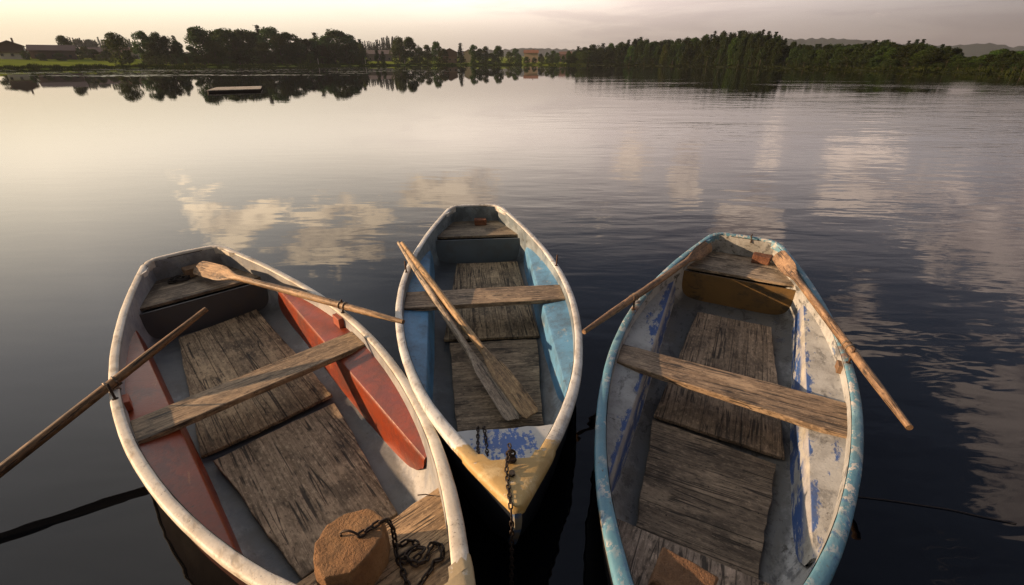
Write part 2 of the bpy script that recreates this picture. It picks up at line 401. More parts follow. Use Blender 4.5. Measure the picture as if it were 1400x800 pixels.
me = mesh('hills', v, grid_faces(len(prof), len(azs2))); fix_normals(me)
tag(link('hills', me, m_hill, None, 180), kind='structure')

# evening air
m_haze = bpy.data.materials.new('evening_haze'); m_haze.use_nodes = True
nt = m_haze.node_tree; nt.nodes.clear(); om = nt.nodes.new('ShaderNodeOutputMaterial'); pv = nt.nodes.new('ShaderNodeVolumePrincipled')
pv.inputs['Color'].default_value = (.84, .89, 1.0, 1); pv.inputs['Density'].default_value = .00010; pv.inputs['Anisotropy'].default_value = .2
nt.links.new(pv.outputs[0], om.inputs['Volume'])
HZ = (-3400, 3400, -320, 3350, -3, 160)
bm = bmesh.new(); bmesh.ops.create_cube(bm, size=1)
for q in bm.verts: q.co = Vector(((HZ[0] + HZ[1]) / 2 + q.co.x * (HZ[1] - HZ[0]), (HZ[2] + HZ[3]) / 2 + q.co.y * (HZ[3] - HZ[2]), (HZ[4] + HZ[5]) / 2 + q.co.z * (HZ[5] - HZ[4])))
tag(bm_obj('haze', bm, m_haze), kind='stuff')

# ================================================================== BOATS
L = 4.163
_tk = np.array([0, .12, .27, .42, .57, .72, .87, 1.0]); _wk = np.array([.2924, .4588, .6039, .6720, .6479, .5316, .3151, .0171])
def _spline(x, y):
    h = np.diff(x); n = len(x); A = np.zeros((n, n)); r = np.zeros(n); A[0, 0] = A[-1, -1] = 1
    for i in range(1, n - 1):
        A[i, i - 1] = h[i - 1]; A[i, i] = 2 * (h[i - 1] + h[i]); A[i, i + 1] = h[i]
        r[i] = 6 * ((y[i + 1] - y[i]) / h[i] - (y[i] - y[i - 1]) / h[i - 1])
    return np.linalg.solve(A, r)
_mk = _spline(_tk, _wk)
def hw(y):
    """half width of the gunwale's outer edge at y metres from the bow"""
    T = min(max(1 - y / L, 0), 1); k_ = int(min(max(np.searchsorted(_tk, T) - 1, 0), 6)); h = _tk[k_ + 1] - _tk[k_]; a = _tk[k_ + 1] - T; b = T - _tk[k_]
    return float(_mk[k_] * a ** 3 / (6 * h) + _mk[k_ + 1] * b ** 3 / (6 * h) + (_wk[k_] / h - _mk[k_] * h / 6) * a + (_wk[k_ + 1] / h - _mk[k_ + 1] * h / 6) * b)
G0 = .35
def zg(y):
    T = 1 - y / L
    return G0 + (.126 * ((.5 - T) / .5) ** 2 if T < .5 else .153 * ((T - .5) / .5) ** 2)
RIM = .064
def rim_w(y): return .048 + .016 * max(0, 1 - y / 1.1)
def hin(y): return max(hw(y) - rim_w(y) * math.sqrt(1 + min(((hw(y + .02) - hw(y - .02)) / .04) ** 2, 4)) - .002, .004)
FLOOR = G0 - .335
def sgn_pow(v, e): return math.copysign(abs(v) ** e, v)
def bow_y(x, y, hwv, amt=.045):
    """transom is bowed outwards a little"""
    s = max(0, (y - (L - .5)) / .5); return y + amt * s * s * (1 - min((x / max(hwv, .01)) ** 2, 1))
def lin_z(y):
    """height of the inner bottom"""
    zb = FLOOR
    if y < .9: zb += .22 * ((.9 - y) / .9) ** 1.6
    if y > 3.5: zb += .05 * ((y - 3.5) / .6)
    return zb
def liner_n(y):
    q = min(max((y - 2.7) / .8, 0), 1); return 3.4 + 3.6 * q * q * (3 - 2 * q)
def liner_x(y, z):
    n = liner_n(y)
    d = (zg(y) - z) / (zg(y) - lin_z(y)); d = min(max(d, 0), .999)
    return hin(y) * (1 - d ** n) ** (1 / n)

def sweep(path, prof, closed=False):
    """path: list of (x, y); prof: list of (inset, dz); z from zg"""
    v = []; n = len(path)
    for i, (x, y) in enumerate(path):
        a = path[max(i - 1, 0)]; c = path[min(i + 1, n - 1)]
        tx, ty = c[0] - a[0], c[1] - a[1]; l = math.hypot(tx, ty); nx, ny = -ty / l, tx / l     # inward when path runs starboard -> stern -> port
        wob = .0010 * math.sin(i * .7) + .0007 * math.sin(i * 2.3 + 1) ; wz = .0007 * math.sin(i * 1.3 + 2) + random.uniform(-.0003, .0003)
        for (ins, dz) in prof:
            ins = ins + wob * (1 if ins > .03 else .6); dz = dz + wz
            ins *= rim_w(y) / RIM
            X, Y = x + nx * ins, y + ny * ins
            if abs(y) < .9 and X * x < 0: X = 0
            v.append((X, Y, zg(min(y, L)) + dz))
    return v
def outline(y0=0.0):
    pts = []; N = 70
    cr = .075
    for i in range(N + 1):
        y = y0 + (L - cr - y0) * (i / N); pts.append((hw(y), y))
    hx = hw(L)
    c = (hx - cr + .006, L - cr)
    for k_ in range(1, 6): a = k_ / 6 * PI / 2 * .93; pts.append((c[0] + cr * math.cos(a), c[1] + cr * math.sin(a)))
    x0 = pts[-1][0] - .02
    for k_ in range(13):
        x = x0 * (1 - 2 * k_ / 12); pts.append((x, L + .045 * (1 - (x / hx) ** 2)))
    return pts + [(-x, y) for x, y in pts[:76][::-1]]

def build_boat(label, loc, yaw, roll, mt, cfg):
    root = empty('rowing_boat', loc, (0, -roll, yaw))
    tag(root, label, 'rowing boat', 'rowing boats moored bow to bow')
    # ---- outer hull
    v = []; ys = [0, .03, .07, .13, .2, .3, .42, .58, .8, 1.1, 1.5, 1.9, 2.3, 2.7, 3.1, 3.45, 3.75, 4.0, L - .012]; NS = 21
    for y in ys:
        w_ = hw(y) - .006; zt = zg(y) - .012
        zk = -.13 + (.13 + zg(0) - .10) * (max(0, (.42 - y) / .42)) ** 1.7 + .04 * max(0, (y - 2.8) / 1.4) ** 2
        qs = min(max((y - 2.5) / .9, 0), 1); n = 2.3 - .55 * max(0, 1 - y / 1.2) + 5.2 * qs * qs * (3 - 2 * qs)
        for j in range(NS):
            a = PI * j / (NS - 1); cx, sx = math.cos(a), math.sin(a)
            x = w_ * sgn_pow(cx, 2 / n); z = zt - (zt - zk) * abs(sx) ** (2 / n)
            v.append((x, bow_y(x, y, w_), z))
    f = grid_faces(len(ys), NS) + [tuple(range((len(ys) - 1) * NS, len(ys) * NS)), tuple(range(NS))[::-1]]
    me = mesh('hull', v, f); fix_normals(me); link('hull', me, mt['hull'], root, 40)
    # stem band
    sv = []
    for i in range(9):
        y = .42 * i / 8; zk = -.13 + (.13 + zg(0) - .10) * (max(0, (.42 - y) / .42)) ** 1.7
        for x, dy, dz in ((-.018, 0, 0), (-.012, -.022, -.012), (.012, -.022, -.012), (.018, 0, 0)): sv.append((x, y + dy, zk + dz + .012))
    sv += [(-.018, .012, zg(0) - .03), (-.012, -.012, zg(0) - .03), (.012, -.012, zg(0) - .03), (.018, .012, zg(0) - .03)]
    order = list(range(36, 40)) + list(range(36)); sv = [sv[i] for i in order]
    me = mesh('stem', sv, grid_faces(10, 4) + [(0, 1, 2, 3)]); fix_normals(me); link('stem', me, mt['stem'], root, 40)
    # ---- inner hull
    v = []; ys = list(np.linspace(.22, L - .030, 46)); NI = 33
    for y in ys:
        for j in range(NI):
            a = PI * j / (NI - 1); n = liner_n(y)
            x = hin(y) * sgn_pow(math.cos(a), 2 / n); zb = lin_z(y); zt = zg(y) - .006
            z = zt - (zt - zb) * abs(math.sin(a)) ** (2 / n)
            v.append((x, bow_y(x, y, hin(y)) - (.0 if y < 4.05 else .012), z))
    f = grid_faces(len(ys), NI) + [tuple(range((len(ys) - 1) * NI, len(ys) * NI))]
    me = mesh('inner_hull', v, f); fix_normals(me)
    for p_ in me.polygons: pass
    link('inner_hull', me, mt['inner'], root, 40)
    # ---- gunwale
    prof = [(.008, -.036), (-.001, -.033), (-.004, -.018), (-.002, -.006), (.003, -.001), (.010, .002), (.026, .004), (.044, .0035), (.056, .0015), (.061, -.002), (RIM, -.012), (RIM - .002, -.060)]
    pts = outline(); v = sweep(pts, prof); np_ = len(prof)
    f = grid_faces(len(pts), np_)
    me = mesh('gunwale', v, f); fix_normals(me); link('gunwale', me, mt['rim'], root, 55)
    # ---- breasthook over the bow
    v = []; rows = []
    ysb = [-.012, -.006, .015, .04, .07, .11, .16, .21, .25]
    for y in ysb:
        o_ = (hw(max(y, 0)) + .011) * (1 if y >= 0 else (.55 if y < -.01 else .9)); z = zg(max(y, 0)) + .008
        rows.append([(-o_, y, z - .042), (-o_ - .002, y, z - .025), (-o_ + .004, y, z - .008), (-o_ * .72, y, z), (-o_ * .36, y, z + .002), (0, y, z + .003), (o_ * .36, y, z + .002), (o_ * .72, y, z), (o_ - .004, y, z - .008), (o_ + .002, y, z - .025), (o_, y, z - .042)])
    nb = 11; v = [p for r_ in rows for p in r_]; f = grid_faces(len(ysb), nb) + [tuple(range(nb))]
    # aft arms and lip
    for s in (-1, 1):
        b0 = len(v); ya = [.25 + cfg.get('arm', .125) * q_ for q_ in (0, .25, .5, .76, 1)]
        for i, y in enumerate(ya):
            o_ = hw(y) + .011 - .004 * i / 4; q = hw(y) - .080 if i else .078; q = min(q, o_ - .05); z = zg(y) + .008 - .002 * i / 4
            for (x, dz) in ((o_, -.042), (o_ + .002, -.025), (o_ - .004, -.008), (o_ * .6 + q * .4, 0), (q, 0), (q, -.065)): v.append((s * x, y, z + dz))
        f += grid_faces(5, 6, b0) + [tuple(range(b0 + 24, b0 + 30))]
    b0 = len(v); z = zg(.25) + .008
    v += [(-.078, .25, z), (.078, .25, z), (.078, .252, z - .065), (-.078, .252, z - .065)]; f.append((b0, b0 + 1, b0 + 2, b0 + 3))
    me = mesh('breasthook', v, f); fix_normals(me); link('breasthook', me, mt['hook'], root, 80)
    # ---- bow deck
    dy = cfg['deck_y']; rows = []
    for i in range(13):
        s = i / 12; y = dy[0] * (1 - s) + .23 * s; zz = G0 - .035 + .05 * (1 - s) * 0 + .055 * s
        xw = liner_x(y, zz) + .012; row = []
        for j in range(11):
            q = -1 + j / 5; yy = y + (dy[1] * q) * (1 - s)
            row.append((q * xw, yy + (random.uniform(-.004, .004) if i == 0 else 0), zz))
        rows.append(row)
    solid_grid('bow_deck', rows, .02, mt['deck'], root, 35, .003)
    # ---- side benches
    for s in (-1, 1):
        v = []; ys = list(np.linspace(.95, 3.53, 36))
        for y in ys:
            xr = .40 + .085 * (y - 1.05) / 2.3; wx = liner_x(y, G0 - .07) + .022
            tip = min(max((y - .95) / .62, 0), 1) ** .55
            xr = min(xr, wx - .006) if tip < 1 else xr
            zr = G0 - .105; xb = xr - .035 * tip; zbt = FLOOR - .02
            if y < 1.58: zbt = zr - .05 - (zr - FLOOR) * tip
            pr = [(wx, G0 - .072), (xr + .020, zr + .010), (xr + .006, zr + .005), (xr, zr - .004), (xr - .003, zr - .016), (min(xb, liner_x(y, max(zbt, FLOOR + .075)) + .006), zbt), (min(wx - .05, liner_x(y, max(zbt, FLOOR + .075)) + .008), zbt)]
            for x, z in pr: v.append((s * x, y, z))
        f = grid_faces(len(ys), 7, 0, True) + [tuple(range(7)), tuple(range(35 * 7, 36 * 7))]
        me = mesh('side_bench', v, f); fix_normals(me); link('side_bench', me, mt['bench'], root, 30)
    # ---- stern seat and the panel below it
    rows = []
    for i in range(9):
        s = i / 8; y = 3.60 + (L - .055 - 3.60) * s; row = []
        xw = liner_x(y, G0 - .05) + .012
        for j in range(11):
            q = -1 + j / 5; row.append((q * xw, (bow_y(q * xw, y, xw) if i else y + random.uniform(-.003, .003)), G0 - .05))
        rows.append(row)
    solid_grid('stern_seat', rows, .024, mt['seat'], root, 35, .003)
    v = []
    for i in range(7):
        z = G0 - .074 - (G0 - .074 - FLOOR + .02) * i / 6; xw = liner_x(3.56, max(z, FLOOR + .002)) + .02
        for j in range(5): v.append(((-1 + j / 2) * xw, 3.56, z))
    f = grid_faces(7, 5); me = mesh('stern_bulkhead', v, f); o = link('stern_bulkhead', me, mt['bulk'], root)
    so = o.modifiers.new('thick', 'SOLIDIFY'); so.thickness = .015
    # ---- thwart
    board('thwart', cfg['thwart'], G0 - .058, .036, mt['thwart'], root, 22, 5, .003, .0015, .005)
    # ---- floor boards
    board('floorboard', cfg['A'], G0 - .285, .022, mt['floorA'], root, 14, 22, .005, .003, .003)
    board('floorboard', cfg['B'], G0 - .285, .022, mt['floorB'], root, 14, 16, .006, .003, .003)
    # ---- rowlock pins and their blocks
    for s, y, pin in cfg['pins']:
        x = s * (hw(y) - .024); z = zg(y)
        if pin: tube('rowlock_pin', [(x, y, z - .02), (x, y, z + .004), (x, y, z + .005), (x + s * .004, y, z + .10), (x + s * .004, y, z + .104)], [.015, .015, .0065, .0065, .004], mt['iron'], root, 10)
        bx = hin(y); bl = cfg['block'].get(s, 0)
        if bl: board('rowlock_block', [(s * (bx - .035 * bl), y + .055 * bl), (s * (bx + .006), y + .055 * bl), (s * (bx + .006), y - .055 * bl), (s * (bx - .035 * bl), y - .055 * bl)], zg(y) - .012, .075 * bl, mt['block'], root, 3, 3, .002, .001, .004)
    # ---- little knees at the stern corners
    for s in (-1, 1):
        y0 = L - .20; a = hw(y0) - RIM - .035; bm = bmesh.new()
        pts = [(s * (hw(L - .26) - .048 + .01), L - .27), (s * (hw(y0) - .048 - .018), y0 - .01), (s * (hw(y0) - .048 - .02), y0 + .015), (s * (hw(L) - .048 + .02), L - .09)]
        tv = [bm.verts.new((x, y, zg(y0) + .001)) for x, y in pts]; bv = [bm.verts.new((x, y, zg(y0) - .035)) for x, y in pts]
        bm.faces.new(tv); bm.faces.new(bv[::-1])
        for i in range(4): bm.faces.new((tv[i], bv[i], bv[(i + 1) % 4], tv[(i + 1) % 4]))
        bm_obj('corner_knee', bm, mt['rim'], root)
    return root

# boat poses (bow position, yaw) recovered from the photograph's gunwale outlines
POSE = {'L': ((-.0898, .7272, 0), .71535, .0178), 'M': ((.0196, 1.23, 0), .1062, -.0015), 'R': ((.3702, .5296, 0), -.45167, -.0159)}
MW = {}
iron = rust()
brightiron = rust('worn_steel', (.30, .24, .18), (.10, .08, .06), .7)

def streaky_blue(t, P, c):
    """right boat: old blue paint left along the bench ridges, scraped off elsewhere"""
    x, y, z = t.xyz(P); ax = t.math('ABSOLUTE', x)
    d = t.math('ABSOLUTE', t.math('SUBTRACT', ax, t.math('MULTIPLY_ADD', y, .037, .36)))
    near = t.math('SUBTRACT', 1.0, t.step(d, .0, .075))
    n = t.noise(t.map(P, (1, .35, 1), (2, 5, 1)), 14, 8, .72)
    f_ = t.step(t.math('ADD', n, t.math('MULTIPLY', near, .16)), .60, .66)
    edge = t.math('SUBTRACT', 1.0, t.step(d, .003, .010))
    c = t.mix(f_, c, (.030, .085, .26))
    return t.mix(t.math('MULTIPLY', edge, .7), c, (.48, .46, .40))
def bow_yellow_lit_lip(t, P, c):  # yellow bow paint, with the sunlit orange of the lower lip painted in
    x, y, z = t.xyz(P); n = t.noise(P, 9, 6, .65)
    f_ = t.math('MULTIPLY', t.step(t.math('ADD', t.math('MULTIPLY', y, -1.0), t.math('MULTIPLY', n, .35)), -.52, -.48), t.math('SUBTRACT', 1.0, t.step(t.math('ADD', z, t.math('MULTIPLY', n, .02)), .418, .428)))
    return t.mix(f_, c, (.46, .31, .12))
def socket_rust(t, P, c):                       # rust stains round the rowlock sockets
    x, y, z = t.xyz(P)
    d = t.math('ABSOLUTE', t.math('SUBTRACT', y, 2.47)); n = t.noise(P, 16, 5, .65)
    return t.mix(t.math('MULTIPLY', t.step(t.math('SUBTRACT', n, t.math('MULTIPLY', d, 1.1)), .34, .50), .75), c, (.20, .085, .028))

def bow_ochre(t, P, c):
    x, y, z = t.xyz(P); n = t.noise(P, 14, 7, .7); n2 = t.noise(P, 30, 5, .7)
    f_ = t.step(t.math('ADD', y, t.math('MULTIPLY', n, .10)), .425, .415)
    f_ = t.math('MULTIPLY', f_, t.math('SUBTRACT', 1.0, t.math('MULTIPLY', t.step(n2, .56, .64), .6)))
    return t.mix(f_, c, (.46, .31, .11))
WG = dict(light=(.27, .205, .14), dark=(.105, .075, .048))
mtL = dict(
    hull=paint('dark_red_hull', (.045, .011, .008), [((.015, .010, .008), 6, .5, .62, (1, 1, 1), 1)], .6, (.02, .014, .01), dirt_amt=.5),
    stem=paint('red_stem', (.12, .03, .02)), iron=iron,
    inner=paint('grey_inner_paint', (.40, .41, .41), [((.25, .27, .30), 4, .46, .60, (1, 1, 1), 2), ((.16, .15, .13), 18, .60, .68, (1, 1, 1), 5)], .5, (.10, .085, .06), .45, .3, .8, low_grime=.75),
    rim=paint('cream_rim_paint', (.71, .67, .58), [((.42, .09, .05), 26, .66, .70, (1, 1, 1), 4), ((.42, .37, .29), 12, .52, .64, (1, .5, 1), 6), ((.18, .14, .10), 45, .66, .70, (1, .4, 1), 16)], .5, (.28, .21, .13), .5, .4, .8),
    hook=paint('tan_bow_paint', (.50, .39, .22), [((.62, .56, .44), 9, .52, .60, (1, 1, 1), 2)], .5, dirt_amt=.3, speck=.6),
    bench=paint('red_bench_paint', (.26, .040, .009), [((.15, .028, .014), 5, .46, .60, (1, .6, 1), 3), ((.34, .095, .022), 9, .60, .68, (1, .4, 1), 9), ((.26, .12, .07), 30, .66, .70, (1, .07, 1), 12)], .32, (.06, .03, .02), .5, .3, .9),
    deck=wood('bow_deck_wood_warm', (.36, .255, .155), (.19, .125, .072), 'x', 0, 3, .8, .45),
    seat=wood('stern_seat_wood', (.30, .24, .17), (.14, .105, .072), 'x', .19, 5, .75, .6),
    bulk=paint('dark_bulkhead', (.085, .085, .085), dirt_amt=.6),
    thwart=wood('thwart_wood', (.30, .225, .145), (.145, .10, .060), 'x', 0, 8, .65, .35),
    floorA=wood('floor_wood_left_aft', (.36, .275, .175), (.16, .11, .066), 'y', .105, 11, .8, .62),
    floorB=wood('floor_wood_left_fore', (.36, .275, .195), (.16, .115, .074), 'y', 0, 17, .8, .55),
    block=paint('red_block', (.34, .07, .03)))
mtM = dict(
    hull=paint('blue_black_hull', (.012, .016, .024), (), .6, (.01, .01, .01), .4), stem=paint('stem_paint', (.22, .20, .15), [((.04, .10, .22), 8, .45, .55, (1, 1, 1), 2)]), iron=rust('rust_pin', (.10, .04, .016), (.03, .018, .012)),
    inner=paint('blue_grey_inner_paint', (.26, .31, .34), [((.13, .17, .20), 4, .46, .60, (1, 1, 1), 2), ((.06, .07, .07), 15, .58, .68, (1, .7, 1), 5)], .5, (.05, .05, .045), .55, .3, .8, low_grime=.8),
    rim=paint('white_rim_paint', (.69, .69, .66), [((.20, .26, .42), 30, .64, .69, (1, .6, 1), 4), ((.38, .37, .35), 16, .50, .62, (1, .5, 1), 6), ((.16, .15, .14), 45, .66, .70, (1, .4, 1), 16)], .5, (.24, .20, .14), .5, .4, .8, custom=bow_ochre),
    hook=paint('yellow_bow_paint', (.46, .31, .11), [((.55, .42, .21), 8, .48, .62, (1, 1, 1), 2), ((.58, .52, .40), 26, .60, .66, (1, 1, 1), 7)], .5, (.25, .15, .05), .3, .25, .4),
    bench=paint('blue_bench_paint', (.105, .285, .48), [((.20, .30, .36), 30, .64, .69, (1, .08, 1), 14), ((.30, .36, .38), 10, .58, .66, (1, .4, 1), 3), ((.05, .10, .15), 7, .58, .70, (1, .6, 1), 9)], .45, (.045, .045, .04), .6, .3, .9),
    deck=None,
    seat=wood('stern_seat_wood_pale', (.29, .245, .18), (.125, .10, .075), 'x', .0, 6, .75, .6),
    bulk=paint('blue_grey_bulkhead', (.12, .15, .17), dirt_amt=.5),
    thwart=wood('thwart_wood_grey', (.29, .225, .155), (.14, .10, .068), 'x', 0, 9, .65, .4),
    floorA=wood('floor_wood_middle_aft', (.31, .245, .16), (.13, .095, .06), 'y', .095, 12, .8, .55),
    floorB=wood('floor_wood_middle_fore', (.28, .22, .155), (.11, .082, .056), 'x', .116, 18, .8, .55),
    block=paint('blue_block', (.10, .19, .26)))
def deck_blue(t, P, c):
    x, y, z = t.xyz(P); d = t.math('SQRT', t.math('ADD', t.math('POWER', t.math('ABSOLUTE', t.math('DIVIDE', t.math('SUBTRACT', x, .01), .16)), 2.0), t.math('POWER', t.math('ABSOLUTE', t.math('DIVIDE', t.math('SUBTRACT', y, .50), .14)), 2.0)))
    n = t.noise(t.map(P, (1, .22, 1), (1, 3, 0)), 34, 6, .7)
    n2 = t.noise(P, 30, 6, .7)
    f_ = t.step(t.math('SUBTRACT', t.math('ADD', t.math('MULTIPLY', n, .5), t.math('MULTIPLY', n2, .5)), t.math('MULTIPLY', d, .16)), .37, .41)
    return t.mix(f_, c, (.035, .115, .36))
mtM['deck'] = paint('deck_paint', (.50, .52, .53), [((.42, .37, .27), 8, .62, .68, (1, 1, 1), 3)], .5, dirt_amt=.25, custom=deck_blue)
mtR = dict(
    hull=paint('dark_hull', (.012, .012, .014), (), .6, (.01, .01, .01), .4), stem=paint('stem_paint_light', (.20, .20, .18)), iron=rust('rust_pin_dark', (.09, .04, .018), (.03, .02, .014)),
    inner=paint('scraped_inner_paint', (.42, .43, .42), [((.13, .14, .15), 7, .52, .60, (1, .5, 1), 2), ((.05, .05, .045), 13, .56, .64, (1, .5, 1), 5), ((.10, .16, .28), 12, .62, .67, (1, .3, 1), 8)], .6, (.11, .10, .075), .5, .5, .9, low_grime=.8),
    rim=paint('light_blue_rim_paint', (.11, .275, .37), [((.20, .36, .43), 9, .52, .68, (1, .4, 1), 2), ((.48, .47, .44), 26, .525, .55, (1, .55, 1), 4), ((.06, .15, .28), 30, .57, .61, (1, .5, 1), 8), ((.10, .09, .075), 60, .60, .65, (1, .6, 1), 18)], .45, (.14, .15, .12), .3, .3, .5, custom=lambda t, P, c: bow_yellow_lit_lip(t, P, socket_rust(t, P, c))),
    hook=paint('yellow_patch_paint', (.46, .31, .12), [((.20, .32, .38), 7, .5, .6, (1, 1, 1), 2)], .5),
    bench=paint('scraped_white_bench', (.40, .41, .40), [((.19, .195, .19), 12, .54, .64, (1, .5, 1), 3)], .6, (.085, .08, .07), .5, .5, .9, custom=streaky_blue),
    deck=wood('bow_deck_wood_grey', (.27, .22, .185), (.10, .078, .062), 'y', .085, 4, .85, .6),
    seat=wood('stern_seat_wood_bleached', (.34, .285, .225), (.17, .135, .10), 'x', 0, 7, .75, .55),
    bulk=paint('ochre_bulkhead', (.15, .085, .022), [((.05, .035, .015), 5, .5, .62, (1, 1, 2), 2)], .55, (.03, .025, .018), .6),
    thwart=wood('thwart_wood_worn', (.285, .22, .155), (.15, .105, .07), 'x', 0, 10, .6, .4),
    floorA=wood('floor_wood_right_aft', (.26, .20, .145), (.13, .095, .065), 'y', .105, 13, .8, .5),
    floorB=wood('floor_wood_right_fore', (.22, .175, .13), (.09, .068, .050), 'x', .164, 19, .8, .5),
    block=paint('brown_block', (.18, .10, .05)))
CF = {'L': dict(thwart=[(-.622, 2.148), (.622, 2.237), (.622, 2.022), (-.616, 1.937)], A=[(-.27, 3.42), (.31, 3.5), (.335, 1.96), (-.40, 1.93)], B=[(-.355, 1.85), (.315, 1.88), (.21, .92), (-.235, .90)],
                pins=[(1, 2.41, 1), (-1, 2.31, 1)], deck_y=(.70, .012), arm=.045, block={1: 1, -1: .8}),
      'M': dict(thwart=[(-.622, 2.30), (.622, 2.32), (.622, 2.06), (-.620, 2.02)], A=[(-.23, 3.43), (.40, 3.43), (.395, 1.90), (-.33, 1.92)], B=[(-.29, 1.86), (.365, 1.84), (.245, .80), (-.23, .80)],
                pins=[(1, 2.56, 1), (-1, 2.55, 1)], deck_y=(.62, 0), arm=.05, block={}),
      'R': dict(thwart=[(-.62, 2.07), (.62, 2.03), (.602, 1.73), (-.606, 1.86)], A=[(-.25, 3.22), (.305, 3.22), (.37, 1.71), (-.325, 1.74)], B=[(-.32, 1.70), (.325, 1.64), (.25, .90), (-.245, .90)],
                pins=[(-1, 2.45, 1), (1, 2.37, 1)], deck_y=(.72, -.015), block={1: .7})}
LB = {'L': 'cream rimmed rowing boat with red side benches and a big stone on its bow deck',
      'M': 'white rimmed rowing boat with blue benches and two oars lying across inside it',
      'R': 'light blue rimmed rowing boat with scraped white sides and flaking paint'}
BOAT = {}
for k_, mt in (('L', mtL), ('M', mtM), ('R', mtR)):
    loc, yaw, roll = POSE[k_]
    BOAT[k_] = build_boat(LB[k_], loc, yaw, roll, mt, CF[k_])
    MW[k_] = Matrix.Translation(loc) @ Matrix.Rotation(yaw, 4, 'Z') @ Matrix.Rotation(-roll, 4, 'Y')
def W(b_, x, y, z): return MW[b_] @ Vector((x, y, z + G0))

# ------------------------------------------------------------------ oars
def make_oar(label, tip, dirv, length, face, lock, woodmat, group=None, cat='oar', clamp=True, blade_len=.55, bw=.062):
    """built along its own +X: blade tip at 0, handle end at length; 'face' is the blade's normal direction in the world"""
    d = Vector(dirv).normalized(); up = Vector(face); up = (up - d * up.dot(d)).normalized(); sd = up.cross(d)
    rot = Matrix((d, sd, up)).transposed().to_4x4()
    root = empty('oar'); root.matrix_world = Matrix.Translation(Vector(tip)) @ rot
    tag(root, label, cat, group)
    # blade: flattened, flaring from the shaft
    v = []; NX = 22; NC = 12
    for i in range(NX + 1):
        s = i / NX; x = s * blade_len
        e = min(s / .10, 1); hwid = (bw * (1 - .0) * (.80 + .20 * math.sqrt(e))) if s < .55 else bw + (.024 - bw) * (lambda q: q * q * (3 - 2 * q))((s - .55) / .45)
        if i == 0: hwid *= .86
        th = .0045 + (.023 - .0045) * max(0, (s - .42) / .58) ** 1.4
        for j in range(NC):
            a = 2 * PI * j / NC; cy, cz = math.cos(a), math.sin(a)
            v.append((x - .012 * abs(cy) ** 3 * 0, hwid * sgn_pow(cy, .8), th * sgn_pow(cz, .9) + .010 * math.sin(s * PI) * (abs(cy) ** 2) + (.004 * (1 - abs(cy)) if s < .6 else 0)))
    f = grid_faces(NX + 1, NC, 0, True) + [tuple(range(NC))[::-1]]
    me = mesh('blade', v, f); fix_normals(me); link('blade', me, woodmat, root, 50)
    # shaft, then the thinner grip
    pts = []; rad = []
    for i in range(26):
        s = i / 25; x = blade_len - .03 + (length - blade_len + .03) * s
        r = .0235 + .0035 * math.sin(min(s * 1.25, 1) * PI) if s < .8 else .0235
        if s > .80: r = .0235 - .0065 * min((s - .80) / .14, 1)
        pts.append((x, .002 * math.sin(s * 5), .002 * math.sin(s * 4 + 1))); rad.append(r)
    rad[-1] = rad[-2] * .93
    tube('shaft', pts, rad, woodmat, root, 12)
    if clamp:
        ca = empty('tmp'); bpy.data.objects.remove(ca)
        lx = lock
        bm = bmesh.new()
        for dx_ in (-.022, .022):
            m4 = Matrix.Translation((lx + dx_, 0, 0)) @ Matrix.Rotation(PI / 2, 4, 'Y')
            r0 = bmesh.ops.create_cone(bm, cap_ends=False, segments=16, radius1=.0295, radius2=.0295, depth=.010, matrix=m4)
        r1 = bmesh.ops.create_cube(bm, size=1, matrix=Matrix.Translation((lx, 0, -.030)) @ Matrix.Diagonal((.070, .030, .006, 1)))
        r2 = bmesh.ops.create_cone(bm, cap_ends=False, segments=14, radius1=.012, radius2=.012, depth=.028, matrix=Matrix.Translation((lx, 0, -.044)))
        o = bm_obj('rowlock_clamp', bm, brightiron, root, 40)
        so = o.modifiers.new('thick', 'SOLIDIFY'); so.thickness = .003
        for dx_ in (-.022, .022):
            bm = bmesh.new(); bmesh.ops.create_uvsphere(bm, u_segments=8, v_segments=6, radius=.006, matrix=Matrix.Translation((lx + dx_, .014, -.022)))
            bm_obj('bolt', bm, iron, root, 60)
    return root
def oarwood(name, light, dark, seed, **kw): return wood(name, light, dark, 'x', 0, seed, .6, **kw)
OL = 2.32
def along(b_, tip, lock, length, label, face, mat, **kw):
    A, B_ = W(b_, *tip), W(b_, *lock); d = (B_ - A)
    return make_oar(label, A, d, length, face, d.length, mat, **kw)
upv = Vector((0, 0, 1))
along('L', (.036, 3.96, .04), (.652, 2.40, .062), 2.21, 'brown oar with its blade on the stern seat of the cream rimmed boat', (-.35, -.5, .8), oarwood('oar_wood_warm', (.33, .225, .13), (.15, .095, .052), 21), group='oars of the rowing boats', bw=.070)
# the other oar of this boat hangs outboard, its blade under water
A = Vector((-2.443, 1.688, .19)); B_ = Vector((-2.1725, 2.1241, .38)); d = (A - B_).normalized(); hand = B_ - d * .60
make_oar('dark oar reaching left from the cream rimmed boat down to the water', hand - d * -2.33, -d, 2.33, (.3, .6, .7), 2.33 - .60, oarwood('oar_wood_dark', (.22, .135, .070), (.085, .05, .026), 22), group='oars of the rowing boats')
along('R', (-.286, 3.99, .055), (-.668, 2.522, .062), 2.17, 'oar over the left side of the light blue boat, blade edge up', (.80, .1, .35), oarwood('oar_wood_brown', (.24, .150, .085), (.10, .06, .034), 23), group='oars of the rowing boats')
along('R', (.272, 3.93, .085), (.645, 2.46, .062), 2.22, 'oar over the right side of the light blue boat, orange blade showing its face', (-.75, -.45, .55), oarwood('oar_wood_orange', (.25, .165, .10), (.12, .075, .044), 24), group='oars of the rowing boats', bw=.062)
A = W('M', .085, .905, -.235); B_ = W('M', -.752, 3.076, .085); dm = B_ - A
